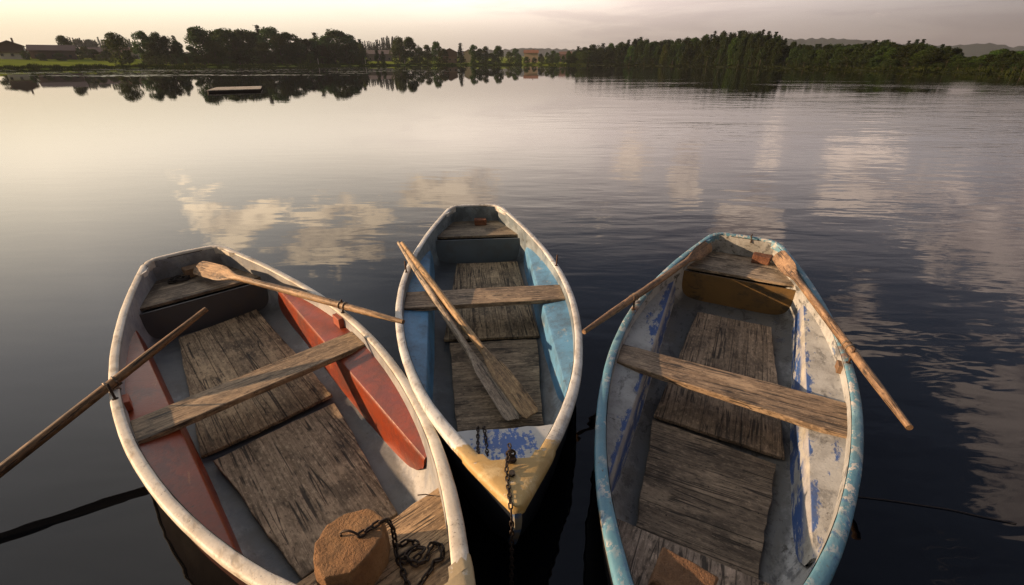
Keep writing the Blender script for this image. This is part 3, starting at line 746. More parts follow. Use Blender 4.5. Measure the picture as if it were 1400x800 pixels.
make_oar('grey weathered oar lying inside the white rimmed boat, left of its pair', A, dm, 2.36, (.30, -.1, .9), 1.6, oarwood('oar_wood_grey', (.34, .29, .23), (.17, .135, .10), 25), group='oars of the rowing boats', clamp=False, bw=.057, blade_len=.66)
A = W('M', .196, .925, -.225); B_ = W('M', -.708, 2.985, .108); dm = B_ - A
make_oar('yellow brown oar lying inside the white rimmed boat, right of its pair', A, dm, 2.29, (-.25, -.1, .9), 1.6, oarwood('oar_wood_yellow', (.38, .265, .14), (.19, .12, .06), 26), group='oars of the rowing boats', clamp=False, bw=.057, blade_len=.66)

# ------------------------------------------------------------------ stones and bricks
def lump(name, label, cat, b_, pos, size, rotz, mat, seed, sides=0, rough=.012, bevel=.02, tilt=(0, 0), group=None, sub=4):
    rnd = random.Random(seed); bm = bmesh.new()
    if sides:
        bmesh.ops.create_cone(bm, cap_ends=True, segments=sides, radius1=.5, radius2=.47, depth=1)
        for q in bm.verts: a = math.atan2(q.co.y, q.co.x); s = 1 + .08 * math.sin(a * 2 + 1) + .05 * math.sin(a * 3 + seed); q.co.x *= s; q.co.y *= s
    else: bmesh.ops.create_cube(bm, size=1)
    for q in bm.verts: q.co = Vector((q.co.x * size[0], q.co.y * size[1], q.co.z * size[2]))
    if not sides:
        for q in bm.verts: q.co += Vector((rnd.uniform(-1, 1) * size[0] * .05, rnd.uniform(-1, 1) * size[1] * .06, rnd.uniform(-1, 1) * size[2] * .06 if q.co.z > 0 else 0))
    bmesh.ops.bevel(bm, geom=bm.edges[:], offset=bevel, segments=3, affect='EDGES', profile=.6)
    bmesh.ops.triangulate(bm, faces=bm.faces[:])
    for _ in range(sub):
        es = [e for e in bm.edges if e.calc_length() > .016]
        if not es: break
        bmesh.ops.subdivide_edges(bm, edges=es, cuts=1); bmesh.ops.triangulate(bm, faces=[f_ for f_ in bm.faces if len(f_.verts) > 3])
    from mathutils import noise as NZ
    for q in bm.verts:
        n_ = NZ.fractal(q.co * 22 + Vector((seed, 0, 0)), .7, 2.1, 4); n2 = NZ.noise(q.co * 9 + Vector((0, seed, 0)))
        q.co += q.co.normalized() * (n_ * rough * .6 + n2 * rough)
    zmin = min(q.co.z for q in bm.verts)
    for q in bm.verts: q.co.z -= zmin
    o = bm_obj(name, bm, mat, None, 60)
    o.matrix_world = MW[b_] @ Matrix.Translation((pos[0], pos[1], pos[2] + G0)) @ Matrix.Rotation(rotz, 4, 'Z') @ Matrix.Rotation(tilt[0], 4, 'X') @ Matrix.Rotation(tilt[1], 4, 'Y')
    return tag(o, label, cat, group)
DK = -.033
st_or = stone('orange_sandstone', (.27, .145, .062), (.18, .092, .040), (.33, .20, .095))
lump('mooring_stone', 'large orange brown round stone with an iron staple on the bow deck', 'stone', 'L', (-.095, .60, DK), (.265, .25, .155), .3, st_or, 3, 10, .0055, .006)
lump('mooring_stone', 'cracked brown stone block on the bow deck of the light blue boat', 'stone', 'R', (-.045, .545, DK), (.19, .14, .075), -.15, stone('brown_stone', (.22, .115, .055), (.15, .078, .038), (.28, .15, .07)), 11, 0, .006, .012, (.05, .04))
brm = stone('brick_red', (.20, .075, .035), (.13, .05, .025), (.24, .10, .05), 20)
lump('brick', 'tan block behind the oar blade on the stern seat', 'brick', 'L', (.02, 4.03, -.05), (.16, .10, .075), .1, stone('brick_tan', (.25, .16, .085), (.17, .10, .055), (.30, .20, .11), 20), 5, 0, .004, .010)
lump('brick', 'small reddish brick on the stern seat of the white rimmed boat', 'brick', 'M', (.045, 3.98, -.05), (.135, .085, .065), .05, brm, 6, 0, .004, .010)
lump('brick', 'dark red brick beside the orange oar blade on a bleached stern seat', 'brick', 'R', (.165, 4.01, -.05), (.15, .10, .075), -.1, stone('brick_dark', (.17, .07, .04), (.10, .042, .025), (.22, .10, .055), 20), 7, 0, .005, .010)

# ------------------------------------------------------------------ chains
def link_mesh(ln=.030, wd=.019, r=.0032):
    pts = []; hl = (ln - wd) / 2; rr_ = wd / 2 - r
    for k_ in range(9): a = -PI / 2 + PI * k_ / 8; pts.append((hl + rr_ * math.cos(a), rr_ * math.sin(a)))
    for k_ in range(9): a = PI / 2 + PI * k_ / 8; pts.append((-hl + rr_ * math.cos(a), rr_ * math.sin(a)))
    v = []; n = len(pts); NR = 7
    for i, (x, y) in enumerate(pts):
        a = pts[i - 1]; c = pts[(i + 1) % n]; tx, ty = c[0] - a[0], c[1] - a[1]; l = math.hypot(tx, ty); nx, ny = ty / l, -tx / l
        for j in range(NR): th = 2 * PI * j / NR; v.append((x + nx * r * math.cos(th), y + ny * r * math.cos(th), r * math.sin(th)))
    f = []
    for i in range(n):
        for j in range(NR): f.append((i * NR + j, i * NR + (j + 1) % NR, ((i + 1) % n) * NR + (j + 1) % NR, ((i + 1) % n) * NR + j))
    me = mesh('link', v, f); fix_normals(me); me.materials.append(iron); me.shade_smooth(); return me
def chain(label, pts, pitch=.0235, ln=.030, wd=.019, r=.0032, roll0=0.4, jit=.3):
    me = link_mesh(ln, wd, r); pts = [Vector(p) for p in pts]
    root = empty('chain', pts[0]); tag(root, label, 'chain')
    seg = [(b_ - a).length for a, b_ in zip(pts, pts[1:])]; tot = sum(seg); n = min(int(tot / pitch), 99)
    for i in range(n):
        s = (i + .5) * pitch; k_ = 0
        while k_ < len(seg) - 1 and s > seg[k_]: s -= seg[k_]; k_ += 1
        a, b_ = pts[k_], pts[k_ + 1]; p = a.lerp(b_, min(s / seg[k_], 1)); d = (b_ - a).normalized()
        up = Vector((0, 0, 1)) if abs(d.z) < .95 else Vector((1, 0, 0)); sd = up.cross(d).normalized(); up = d.cross(sd)
        th = roll0 + (PI / 2 if i % 2 else 0) + random.uniform(-jit, jit)
        s2 = sd * math.cos(th) + up * math.sin(th); u2 = d.cross(s2)
        o = bpy.data.objects.new('link', me); col.objects.link(o); o.parent = root
        o.matrix_local = Matrix.Translation(p - pts[0]) @ Matrix((d, s2, u2)).transposed().to_4x4()
    return root
def smooth_path(pts, n=6):
    out = []; P_ = [pts[0]] + list(pts) + [pts[-1]]
    for i in range(1, len(P_) - 2):
        a, b_, c, d = (Vector(P_[i - 1]), Vector(P_[i]), Vector(P_[i + 1]), Vector(P_[i + 2]))
        for k_ in range(n):
            u = k_ / n; out.append(.5 * ((2 * b_) + (c - a) * u + (2 * a - 5 * b_ + 4 * c - d) * u * u + (3 * b_ - a - 3 * c + d) * u ** 3))
    out.append(Vector(pts[-1])); return out
ZT = .124 + G0          # on top of the stone
ZD = DK + .008 + G0     # on the deck
def on_deck(px, py, dz=0.0):
    z = ZD
    for _ in range(6):
        p = at_z(px, py, z); q = MW['L'].inverted() @ p; s_ = min(max((.70 - q.y) / .47, 0), 1); z = G0 - .035 + .055 * s_ + .007 + dz + q.x * .0178
    return at_z(px, py, z)
# staple in the stone
s0, s1 = at_z(467, 733, ZT), at_z(490, 735, ZT)
sm = (s0 + s1) / 2 + Vector((0, 0, .030))
st = tube('staple', smooth_path([s0 - Vector((0, 0, .012)), s0 + Vector((0, 0, .016)), sm, s1 + Vector((0, 0, .014)), s1 - Vector((0, 0, .012))], 5), .0042, iron, None, 8)
tag(st, 'bent iron staple sticking out of the top of the large orange stone', 'staple')
pp = [at_z(490, 733, ZT + .010), at_z(505, 723, ZT + .010), at_z(520, 714, ZT + .012), at_z(531, 712, ZT + .004), at_z(538, 727, ZT - .06), on_deck(541, 745, .012)]
pp += [on_deck(px, py, dz) for px, py, dz in ((549, 744, 0), (560, 739, .006), (571, 746, .010), (557, 756, .012), (548, 764, .006), (560, 768, .004), (574, 759, .016), (580, 750, .014), (566, 750, .020), (556, 760, .022), (568, 771, .010), (582, 766, .010), (586, 754, .006), (590, 745, .004), (599, 744, .008), (605, 753, .006), (603, 764, 0), (594, 768, 0), (589, 779, 0), (578, 794, 0), (566, 812, 0))]
chain('rusty chain tied to the staple of the large stone, heaped on the deck', smooth_path(pp, 5), .0265, .0375, .023, .0042)
pp = [on_deck(541, 744, .016), on_deck(542, 758, .008), on_deck(547, 772, .002), on_deck(553, 788, 0), on_deck(559, 806, 0)]
chain('short rusty chain end lying along the foot of the large stone', smooth_path(pp, 4), .0265, .0375, .023, .0042)
tag(tube('twig', [on_deck(571, 677, .002), on_deck(582, 676, .004), on_deck(593, 678, .002)], .0025, plain('twig_brown', (.05, .03, .02), .9), None, 6), 'thin dark twig lying on the bow deck away from the chain heap', 'twig')
# mooring gear on the middle boat's bow
zb = zg(.2) + .012
tube_pts = []
c0 = MW['M'] @ Vector((.0, .235, zb + .006))
eb = empty('eye_bolt', c0); tag(eb, 'rusty eye bolt with a round washer on the yellow bow', 'bolt')
bm = bmesh.new(); bmesh.ops.create_cone(bm, cap_ends=True, segments=20, radius1=.024, radius2=.020, depth=.012, matrix=Matrix.Translation((0, 0, .002))); bm_obj('washer', bm, iron, eb, 40)
ring = []
for k_ in range(17): a = 2 * PI * k_ / 16; ring.append((.017 * math.cos(a), .004, .026 + .017 * math.sin(a)))
tube('ring', ring, .0052, iron, eb, 8, False)
bm = bmesh.new(); bmesh.ops.create_cone(bm, cap_ends=True, segments=6, radius1=.013, radius2=.013, depth=.018, matrix=Matrix.Translation((.004, -.085, .008)) @ Matrix.Rotation(.2, 4, 'X')); bm_obj('nut', bm, rust('grey_iron', (.09, .075, .06), (.04, .035, .03), .6), eb, 30)
M0 = lambda x, y, z: MW['M'] @ Vector((x, y, z))
pp = [M0(.0, .315, zb + .012), M0(.004, .27, zb + .012), M0(-.006, .235, zb + .03), M0(-.022, .19, zb + .014), M0(-.025, .12, zg(.12) + .016), M0(-.026, .05, zg(.05) + .016), M0(-.027, -.025, zg(0) + .010), M0(-.026, -.045, zg(0) - .05), M0(-.026, -.046, .2), M0(-.026, -.046, -.05)]
chain('rusty mooring chain hanging from the yellow bow straight down to the water', smooth_path(pp, 4), .0235, .031, .019, .0033, .3, .2)
dk = G0 - .035 + .02
pp = [M0(-.135, .34, zg(.4) - .02), M0(-.13, .42, dk + .03), M0(-.128, .50, dk), M0(-.125, .58, dk - .004), M0(-.122, .632, dk - .012), M0(-.121, .638, dk - .10), M0(-.105, .645, dk - .16), M0(-.096, .638, dk - .10), M0(-.093, .625, dk - .01), M0(-.09, .56, dk), M0(-.088, .47, dk), M0(-.09, .40, dk + .02)]
chain('dark chain looped over the white and blue bow deck edge', smooth_path(pp, 4), .0235, .031, .019, .0033)
# dark wet rope coil on the left boat's stern seat
rp = []
for k_ in range(64):
    a = k_ * .55; r_ = .028 + .016 * math.sin(a * .37) + .014 * (k_ % 7) / 7
    p = MW['L'] @ Vector((-.105 + r_ * math.cos(a) * 1.5, 3.98 + r_ * math.sin(a), G0 - .05 + .008 + .006 * (k_ / 16) + .006 * math.sin(k_ * 1.7)))
    rp.append(p)
tag(tube('rope_coil', smooth_path(rp, 3), .006, plain('wet_rope', (.028, .022, .017), .9), None, 7), 'small heap of dark wet rope lying on the left boat stern seat', 'rope')
# thin cord round the right boat's transom
rp = [MW['R'] @ Vector((.045 + .004 * math.sin(i), L + .052 - .105 * i / 8, zg(L) + .012 - (.03 if i == 0 else 0) - (.05 if i == 8 else 0) + .004 * math.sin(i * .4 * 2))) for i in range(9)]
tag(tube('cord', smooth_path(rp, 3), .006, plain('brown_cord', (.06, .04, .025), .9), None, 7), 'thin brown cord tied over the blue stern rim', 'cord')
# mooring line floating right of the right boat
rp = [at_z(px, py, .004) for px, py in ((1172, 679), (1215, 684), (1255, 690), (1300, 697), (1345, 707), (1390, 716))]
tag(tube('mooring_line', smooth_path(rp, 4), .0022, plain('line_brown', (.035, .022, .016), .8), None, 6), 'thin brown line floating on dark water right of the light blue boat', 'rope')

# ------------------------------------------------------------------ swimming raft
m_raft = wood('raft_boards', (.44, .40, .34), (.26, .23, .19), 'x', .14, 31, .8, .4)
m_raft_d = plain('raft_dark', (.05, .04, .03), .8)
c4 = [at_z(282, 123.6, .17), at_z(356, 121.6, .17), at_z(358, 117.6, .17), at_z(296, 119.2, .17)]
cen = sum(c4, Vector()) / 4
rf = empty('swimming_raft', (cen.x, cen.y, 0)); tag(rf, 'flat wooden swimming raft afloat near the left shore', 'raft')
rows = []
for i in range(7):
    s = i / 6; rows.append([tuple((c4[0].lerp(c4[1], j / 8)).lerp(c4[3].lerp(c4[2], j / 8), s) - Vector((cen.x, cen.y, 0))) for j in range(9)])
solid_grid('raft_deck', rows, .05, m_raft, rf, 35)
for s in (0.04, .5, .96):
    a = c4[0].lerp(c4[3], s); b_ = c4[1].lerp(c4[2], s)
    bm = bmesh.new(); dd = (b_ - a); m4 = Matrix.Translation((a + b_) / 2 - Vector((cen.x, cen.y, .115))) @ Matrix.Rotation(math.atan2(dd.y, dd.x), 4, 'Z') @ Matrix.Diagonal((dd.length * .98, .28, .11, 1))
    bmesh.ops.create_cube(bm, size=1, matrix=m4); bm_obj('float_beam', bm, m_raft_d, rf)

# ------------------------------------------------------------------ trees
def leaf_mat(name, c1, c2):
    m, t, b = newmat(name)
    oi = t.node('ShaderNodeObjectInfo', 'Random'); isl = t.node('ShaderNodeNewGeometry', 'Random Per Island')
    c = t.mix(isl, c1, c2)
    hv = t.node('ShaderNodeHueSaturation', 0, {'Hue': t.math('MULTIPLY_ADD', oi, .05, .475), 'Saturation': 1.0, 'Value': t.math('MULTIPLY_ADD', oi, .75, .65), 'Fac': 1.0, 'Color': c})
    t.put(b.inputs['Base Color'], hv); b.inputs['Roughness'].default_value = .7
    b.inputs['Specular IOR Level'].default_value = .05
    tr = t.node('ShaderNodeBsdfTranslucent', 0, {'Color': hv})
    mx = t.node('ShaderNodeMixShader', 0, {0: .25, 1: b.outputs[0], 2: tr})
    t.l.new(mx, m.node_tree.nodes['Material Output'].inputs[0]); return m
lf_a = leaf_mat('leaf_olive', (.034, .052, .012), (.060, .078, .020))
lf_b = leaf_mat('leaf_dark', (.016, .027, .009), (.032, .046, .013))
lf_c = leaf_mat('needle_dark', (.010, .018, .008), (.020, .031, .012))
lf_l = leaf_mat('leaf_green', (.026, .050, .011), (.050, .082, .018))
bark = plain('bark', (.055, .042, .030), .9)
def leaves_mesh(name, C, S, mat):
    """one small bent quad per leaf clump; C centres (n,3), S sizes (n,)"""
    n = len(C); a = np.random.normal(size=(n, 3)); a /= np.linalg.norm(a, axis=1)[:, None]
    b_ = np.random.normal(size=(n, 3)); b_ -= a * (a * b_).sum(1)[:, None]; b_ /= np.linalg.norm(b_, axis=1)[:, None]
    s = S[:, None]; q = np.random.uniform(.5, 1.0, (n, 1))
    v = np.stack([C - a * s, C + b_ * s * q * .8 - a * s * .1, C + a * s, C - b_ * s * q * .8 + a * s * .15], 1).reshape(-1, 3)
    me = bpy.data.meshes.new(name); me.from_pydata(v.tolist(), [], np.arange(4 * n).reshape(-1, 4).tolist()); me.update(); me.materials.append(mat); return me
def trunk_mesh(name, h, r, limbs, seed):
    rnd = random.Random(seed); V = []; Fc = []
    def seg(pts, rads, n=6):
        b0 = len(V); pts = [Vector(p) for p in pts]
        for i, p in enumerate(pts):
            d = (pts[min(i + 1, len(pts) - 1)] - pts[max(i - 1, 0)]).normalized(); a = d.cross(Vector((0, 1, .01))).normalized(); b_ = a.cross(d)
            for k_ in range(n): th = 2 * PI * k_ / n; V.append(p + (a * math.cos(th) + b_ * math.sin(th)) * rads[i])
        Fc.extend(grid_faces(len(pts), n, b0, True))
    seg([(0, 0, -.06), (0, 0, .04), (.004, .003, h * .4), (-.004, .004, h * .7), (0, 0, h)], [r * 1.5, r, r * .8, r * .5, r * .12])
    for i in range(limbs):
        z = h * rnd.uniform(.3, .85); a = rnd.uniform(0, 2 * PI); l = rnd.uniform(.14, .28)
        seg([(0, 0, z), (l * .5 * math.cos(a), l * .5 * math.sin(a), z + l * .35), (l * math.cos(a), l * math.sin(a), z + l * .8)], [r * .4, r * .25, r * .08], 5)
    me = mesh(name, V, Fc); fix_normals(me); me.materials.append(bark); return me
def broad_proto(seed, n=2600, low=.12, wid=.5, top=1.0, clumps=26, mat=None, leaf=.020):
    rs = np.random.RandomState(seed); np.random.seed(seed)
    C = []; S = []
    for i in range(clumps):
        u = rs.uniform(0, 1); z = low + (top - low) * (u ** .85)
        q = (z - low) / (top - low); env = wid * (math.sin(PI * (q * .80 + .16)) ** .75) * .80
        a = rs.uniform(0, 2 * PI); rad = env * math.sqrt(rs.uniform(0.05, 1))
        cen_ = np.array([rad * math.cos(a), rad * math.sin(a), z * .93 - (.0 if i else 0)])
        rc = rs.uniform(.09, .17) * (.75 + .5 * wid)
        k_ = n // clumps; d = rs.normal(size=(k_, 3)); d /= np.linalg.norm(d, axis=1)[:, None]; rr_ = rc * rs.uniform(.45, 1.06, (k_, 1)) ** .6
        pts = cen_ + d * rr_ * np.array([1.05, 1.05, .78]); C.append(pts); S.append(leaf * rs.uniform(.6, 1.25, k_))
    C = np.concatenate(C); S = np.concatenate(S); keep = C[:, 2] > low * .6; C, S = C[keep], S[keep]; C[:, 2] /= C[:, 2].max()
    return leaves_mesh('crown', C, S, mat), trunk_mesh('trunk', .82, .022, 9, seed)
def conifer_proto(seed, n=2300, wid=.2, mat=None):
    rs = np.random.RandomState(seed); np.random.seed(seed); C = []; S = []
    tiers = 22
    for i in range(tiers):
        q = i / (tiers - 1); z = .10 + .89 * q; rad = wid * (1 - q) ** .92 * rs.uniform(.75, 1.2) + .005
        nb = int(5 + 9 * (1 - q))
        for b_ in range(nb):
            a = rs.uniform(0, 2 * PI); l = rad * rs.uniform(.65, 1.1); k_ = max(3, int(n / tiers / nb * (.5 + 1 * (1 - q))))
            s = rs.uniform(.1, 1, k_); w_ = (1 - s * .5) * .035
            x = s * l * math.cos(a) + rs.normal(size=k_) * w_ * .6; y = s * l * math.sin(a) + rs.normal(size=k_) * w_ * .6; zz = z - s * l * .35 + rs.normal(size=k_) * .010
            C.append(np.stack([x, y, zz], 1)); S.append(rs.uniform(.010, .020, k_))
    C = np.concatenate(C); S = np.concatenate(S)
    return leaves_mesh('crown', C, S, mat), trunk_mesh('trunk', .80, .012, 0, seed)
PR = {'a': [broad_proto(s, 7500, .05, .52, 1, 46, lf_a, .021) for s in (1, 2, 3)], 'b': [broad_proto(s, 7500, .02, .42, 1, 50, lf_b, .022) for s in (4, 5, 6, 7)],
      'l': [broad_proto(s, 7500, .02, .43, 1, 50, lf_l, .022) for s in (21, 22, 23, 24)],
      'p': [broad_proto(s, 3800, .02, .26, 1, 32, lf_a, .022) for s in (8, 9)], 'w': [broad_proto(s, 2400, .02, .62, 1, 24, lf_a, .024) for s in (10, 11)],
      'v': [broad_proto(s, 2400, .02, .62, 1, 24, lf_b, .024) for s in (31, 32)],
      'c': [conifer_proto(s, 3600, .25, lf_c) for s in (12, 13, 14)], 'n': [conifer_proto(s, 2800, .15, lf_c) for s in (15, 16)]}
WID = {'a': .86, 'b': .76, 'l': .78, 'p': .5, 'w': 1.1, 'v': 1.1, 'c': .40, 'n': .28}
KN = {'a': 'broadleaf_tree', 'b': 'broadleaf_tree', 'l': 'broadleaf_tree', 'p': 'broadleaf_tree', 'w': 'bush', 'v': 'bush', 'c': 'conifer_tree', 'n': 'conifer_tree'}
CT = {'a': 'tree', 'b': 'tree', 'l': 'tree', 'p': 'tree', 'w': 'bush', 'v': 'bush', 'c': 'conifer', 'n': 'conifer'}
ntree = 0
def tree(px, top, setback, width_px, kind, label, group=None):
    """px, top: where its tip shows in the photo; setback: metres behind the waterline"""
    global ntree; ntree += 1
    d = ray(px, HOR); az = math.degrees(math.atan2(d.x, d.y)); r = shore(az) + setback
    x, y = r * math.sin(R(az)), r * math.cos(R(az)); g = land_z(az, r)
    tp = at_y(px, top, y).z; h = max(tp - g, .8)
    wm = width_px / F_PX * (y * CP)                    # metres across
    o = empty(KN[kind], (x, y, g), (0, 0, random.uniform(0, 6.28)))
    sx = wm / WID[kind] if width_px else h * random.uniform(.85, 1.15)
    cm_, tm = random.choice(PR[kind])
    for nm, me in (('crown', cm_), ('trunk', tm)):
        q = bpy.data.objects.new(nm, me); col.objects.link(q); q.parent = o; q.scale = (sx, sx, h)
    tag(o, label, CT[kind], group); return o
# --- left shore
GA = 'trees of the left shore wood'
LA = 'tall dark tree in the dense grove along the left shore'
T1 = [(279, 36, 24, 40, 'l'), (300, 41, 45, 34, 'l'), (316, 37, 22, 42, 'l'), (338, 39, 30, 36, 'l'), (352, 41, 40, 30, 'l'), (361, 35, 42, 26, 'c'), (377, 36, 30, 38, 'l'), (399, 44, 24, 32, 'l'), (386, 46, 18, 26, 'a'), (412, 51, 30, 22, 'l'), (424, 53, 26, 20, 'l'),
      (436, 45, 38, 24, 'c'), (433, 52, 22, 22, 'l'), (448, 48, 30, 30, 'l'), (465, 39, 34, 42, 'l'), (481, 47, 25, 30, 'l'), (495, 54, 30, 20, 'c'), (490, 57, 22, 20, 'l'), (328, 52, 15, 30, 'a'), (296, 55, 14, 26, 'a'), (364, 56, 16, 26, 'a'), (265, 62, 28, 16, 'l'), (407, 58, 16, 22, 'l'), (459, 58, 16, 26, 'l'), (442, 60, 15, 20, 'a'), (475, 60, 15, 22, 'l')]
T1 = [(a[0], a[1], a[2] + 12, a[3] * 1.15, a[4]) for a in T1]
for a in T1: tree(*a, LA if a[4] != 'c' else 'pointed conifer rising above the dense left shore grove', GA if a[4] != 'c' else 'conifers above the left grove')
T2 = [(202, 42, 30, 26, 'l', 'broad tree at the left end of the small clump right of the lone meadow tree'), (212, 47, 38, 22, 'l', None), (223, 43, 34, 22, 'l', None), (235, 49, 30, 20, 'l', None), (246, 49, 40, 22, 'c', 'small pointed conifer at the right end of the left clump'), (247, 55, 26, 20, 'l', None), (213, 57, 24, 22, 'l', None)]
for px, top, sb, wd, kd, lb in T2: tree(px, top, sb + 12, wd, kd, lb or 'dark tree in the small clump right of the lone meadow tree', None if lb else 'trees of the small left clump')
tree(166, 43.5, 9, 33, 'a', 'lone round crowned tree standing on the meadow by the left shore')
tree(97, 48, 135, 22, 'l', 'dark tree rising beside the long barn roof')
tree(4, 57, 130, 24, 'l', 'dark tree at the far left beside the gabled house')
tree(275, 75, 20, 13, 'w', 'small round bush on the meadow before the left grove')
tree(411, 79, 12, 10, 'w', 'small pale bush at the foot of the left shore grove')
tree(376, 77, 14, 16, 'w', 'reddish low bush at the foot of the left shore grove')
for i in range(26):
    px = 104 + i * 3.6 + random.uniform(-1.4, 1.4); tree(px, 52.5 + random.uniform(-1.8, 3) + max(0, (px - 185)) * .05, 420 + random.uniform(0, 60), 0, random.choice('ccb'), 'far tree of the hazy wood behind the village', 'far wood behind the village')
for i in range(24):
    px = 497 + i * 2.55 + random.uniform(-1, 1); top = np.interp(px, [497, 510, 520, 530, 545, 560], [57, 56.5, 53.5, 50, 49.5, 53]) + random.uniform(-.8, 3)
    tree(px, top, 230 + random.uniform(0, 50), 0, 'c', 'far spruce in the wood behind the long low farmhouse', 'far spruces behind the farmhouse')
# village trees
for px, top, sb in ((38, 69, 110), (112, 66, 120), (122, 63, 130), (132, 67, 110), (150, 68, 112), (44, 66, 150), (180, 62, 160), (188, 64, 130), (60, 72, 100), (84, 72, 100), (142, 73, 95)):
    tree(px, top, sb, random.uniform(10, 16), random.choice('al'), 'small garden tree among the village houses at the left', 'garden trees of the village')
# middle part
for a in [(496, 60, 14, 12, 'p', 'pale slim tree at the right end of the left grove'), (547, 49, 20, 22, 'a', 'tall leafy tree just right of the long low farmhouse'), (562, 50, 18, 26, 'l', 'broad dark tree right of the long low farmhouse'), (574, 64, 10, 18, 'a', 'pale willow like tree by the water, beside the broad dark tree'), (585, 61, 16, 14, 'p', 'thin pale tree between the broad dark tree and the brown roofed house'),
          (597, 56, 20, 18, 'l', 'dark tree just left of the brown roofed house'), (607, 66, 14, 14, 'a', 'low tree before the brown roofed house'), (630, 59, 14, 15, 'n', 'narrow cone shaped tree standing before the cream walled house'), (648, 61, 20, 15, 'l', 'rounded tree right of the cream walled house'), (656, 66, 14, 12, 'p', 'low slim tree between two rounded shore trees'), (664, 63, 16, 12, 'p', 'slim tree among the middle shore trees'), (681, 62, 18, 17, 'l', 'flat topped tree left of the gap in the middle of the shore'), (672, 72, 12, 12, 'a', 'low bushy tree in the middle of the shore'), (696, 70, 30, 11, 'a', 'small tree at the edge of the gap in the middle of the shore'), (705, 66, 60, 13, 'l', 'tree just left of the orange roofed house'), (516, 67, 20, 7, 'p', 'slim light tree before the long low farmhouse'), (524, 69, 20, 7, 'a', 'small light tree before the long low farmhouse wall'),
          (553, 74, 9, 16, 'w', 'bush at the foot of the tall leafy tree'), (580, 76, 8, 14, 'w', 'pale bush by the water beside the willow like tree'), (660, 77, 8, 22, 'w', 'low bush below the middle shore trees')]: tree(*a)
for px, top, sb in ((739, 73, 110), (748, 71.5, 70), (756, 69, 80), (762, 72, 60), (752, 75, 40), (770, 76, 50), (777, 69, 60), (730, 78, 60), (742, 77, 50), (720, 77, 40), (710, 75, 50)):
    tree(px, top, sb, random.uniform(7, 11), random.choice('al'), 'small tree around the orange roofed house', 'trees round the orange roofed house')
for i in range(20):
    px = 196 + i * 15.2 + random.uniform(-4, 4)
    tree(px, random.uniform(73, 78), random.uniform(20, 30), random.uniform(12, 22), 'w', 'low shrub at the foot of the left shore trees', 'shrubs under the left shore trees')
# --- the long wood on the right
PX = [780, 790, 800, 820, 840, 858, 873, 890, 900, 925, 945, 960, 980, 1000, 1020, 1040, 1050, 1065, 1077, 1100, 1130, 1170, 1190, 1205, 1225, 1250, 1262, 1280, 1302, 1310, 1325, 1345, 1362, 1385, 1420, 1480]
PY = [68, 64, 62, 60, 58, 55, 52, 54, 54, 51, 50, 46, 43, 42, 41.5, 43, 45, 52, 56, 60, 59.5, 59, 56, 54, 58, 54.5, 60, 62, 65, 72, 78, 73, 67, 68, 69, 66]
prof_top = lambda p: float(np.interp(p, PX, PY))
WG_ = 'trees of the long wood on the right shore'
x_ = 781.0; i = 0
while x_ < 1478:
    r_ = i % 3; sb = (5, 15, 28)[r_] + random.uniform(-2, 4)
    far = x_ > 1318
    top = prof_top(x_) + ((6, 2.2, 0)[r_] + random.uniform(-1.2, 2.6)) * (1 if not far else .6)
    kd = random.choice('bblc' if r_ else 'bbla') if x_ < 960 else random.choice('bbbc' if r_ else 'bbbl')
    if far: kd = random.choice('bbbl')
    wd = random.uniform(13, 25) if kd != 'c' else random.uniform(17, 25)
    if x_ > 1100 and kd != 'c': wd *= 1.25
    if kd == 'c': top -= 1.5
    tree(x_, top, sb, wd, kd, 'dark tree packed in the long wood along the right shore' if kd != 'c' else 'dark spruce packed in the long wood along the right shore', WG_ if kd != 'c' else 'spruces of the long wood on the right shore')
    x_ += random.uniform(3.1, 4.6) * (1 if x_ < 1320 else 1.5); i += 1
for px, top in ((873, 51), (934, 52), (1035, 41), (1043, 43), (1053, 44), (1190, 55), (1205, 54.5), (1253, 54)): tree(px, top, 33, 21, 'c', 'spruce tip standing above the long wood on the right shore', 'spruce tips above the long wood')
# low waterside bushes
GB = 'waterside bushes before the right wood'
for i in range(44):
    px = 788 + i * 15 + random.uniform(-4, 4); tree(px, prof_top(px) + random.uniform(22, 27) if px < 1300 else 84 + random.uniform(-2, 3), random.uniform(.8, 3), random.uniform(12, 20), 'v', 'low dark green bush at the water edge before the right wood', GB)
print('trees', ntree)

# ------------------------------------------------------------------ reeds and water plants (uncountable)
def reeds(a0, a1, count, c1, c2, hmul, label):
    m_reed, t, b = newmat('reed_green'); c = t.mix(t.node('ShaderNodeNewGeometry', 'Random Per Island'), c1, c2); t.put(b.inputs['Base Color'], c); b.inputs['Roughness'].default_value = .9; b.inputs['Specular IOR Level'].default_value = 0
    V = []
    for i in range(count):
        a = rs.uniform(a0, a1); d_ = rs.uniform(-.8, 3.2); r = shore(a) + d_; x, y = r * math.sin(R(a)), r * math.cos(R(a)); g = max(land_z(a, r), -.05)
        h = rs.uniform(.35, 1.0) * hmul * (1 + .5 * math.sin(a * 3.1) * math.sin(a * 1.3)); wv = rs.uniform(.03, .08) * (r / 150 + .4); lean = rs.uniform(-.25, .25)
        V += [(x - wv, y, g - .05), (x + wv, y, g - .05), (x + lean * h + wv * .2, y + rs.uniform(-.1, .1), g + h), (x + lean * h - wv * .2, y, g + h)]
    n = len(V) // 4
    me = bpy.data.meshes.new('reeds'); me.from_pydata(V, [], np.arange(4 * n).reshape(-1, 4).tolist()); me.update(); tag(link('reeds', me, m_reed), label, 'reeds', None, 'stuff')
rs = np.random.RandomState(5)
reeds(-62, 8, 20000, (.030, .058, .008), (.085, .105, .018), 1.0, 'strip of green reeds and grass along the left and middle waterline')
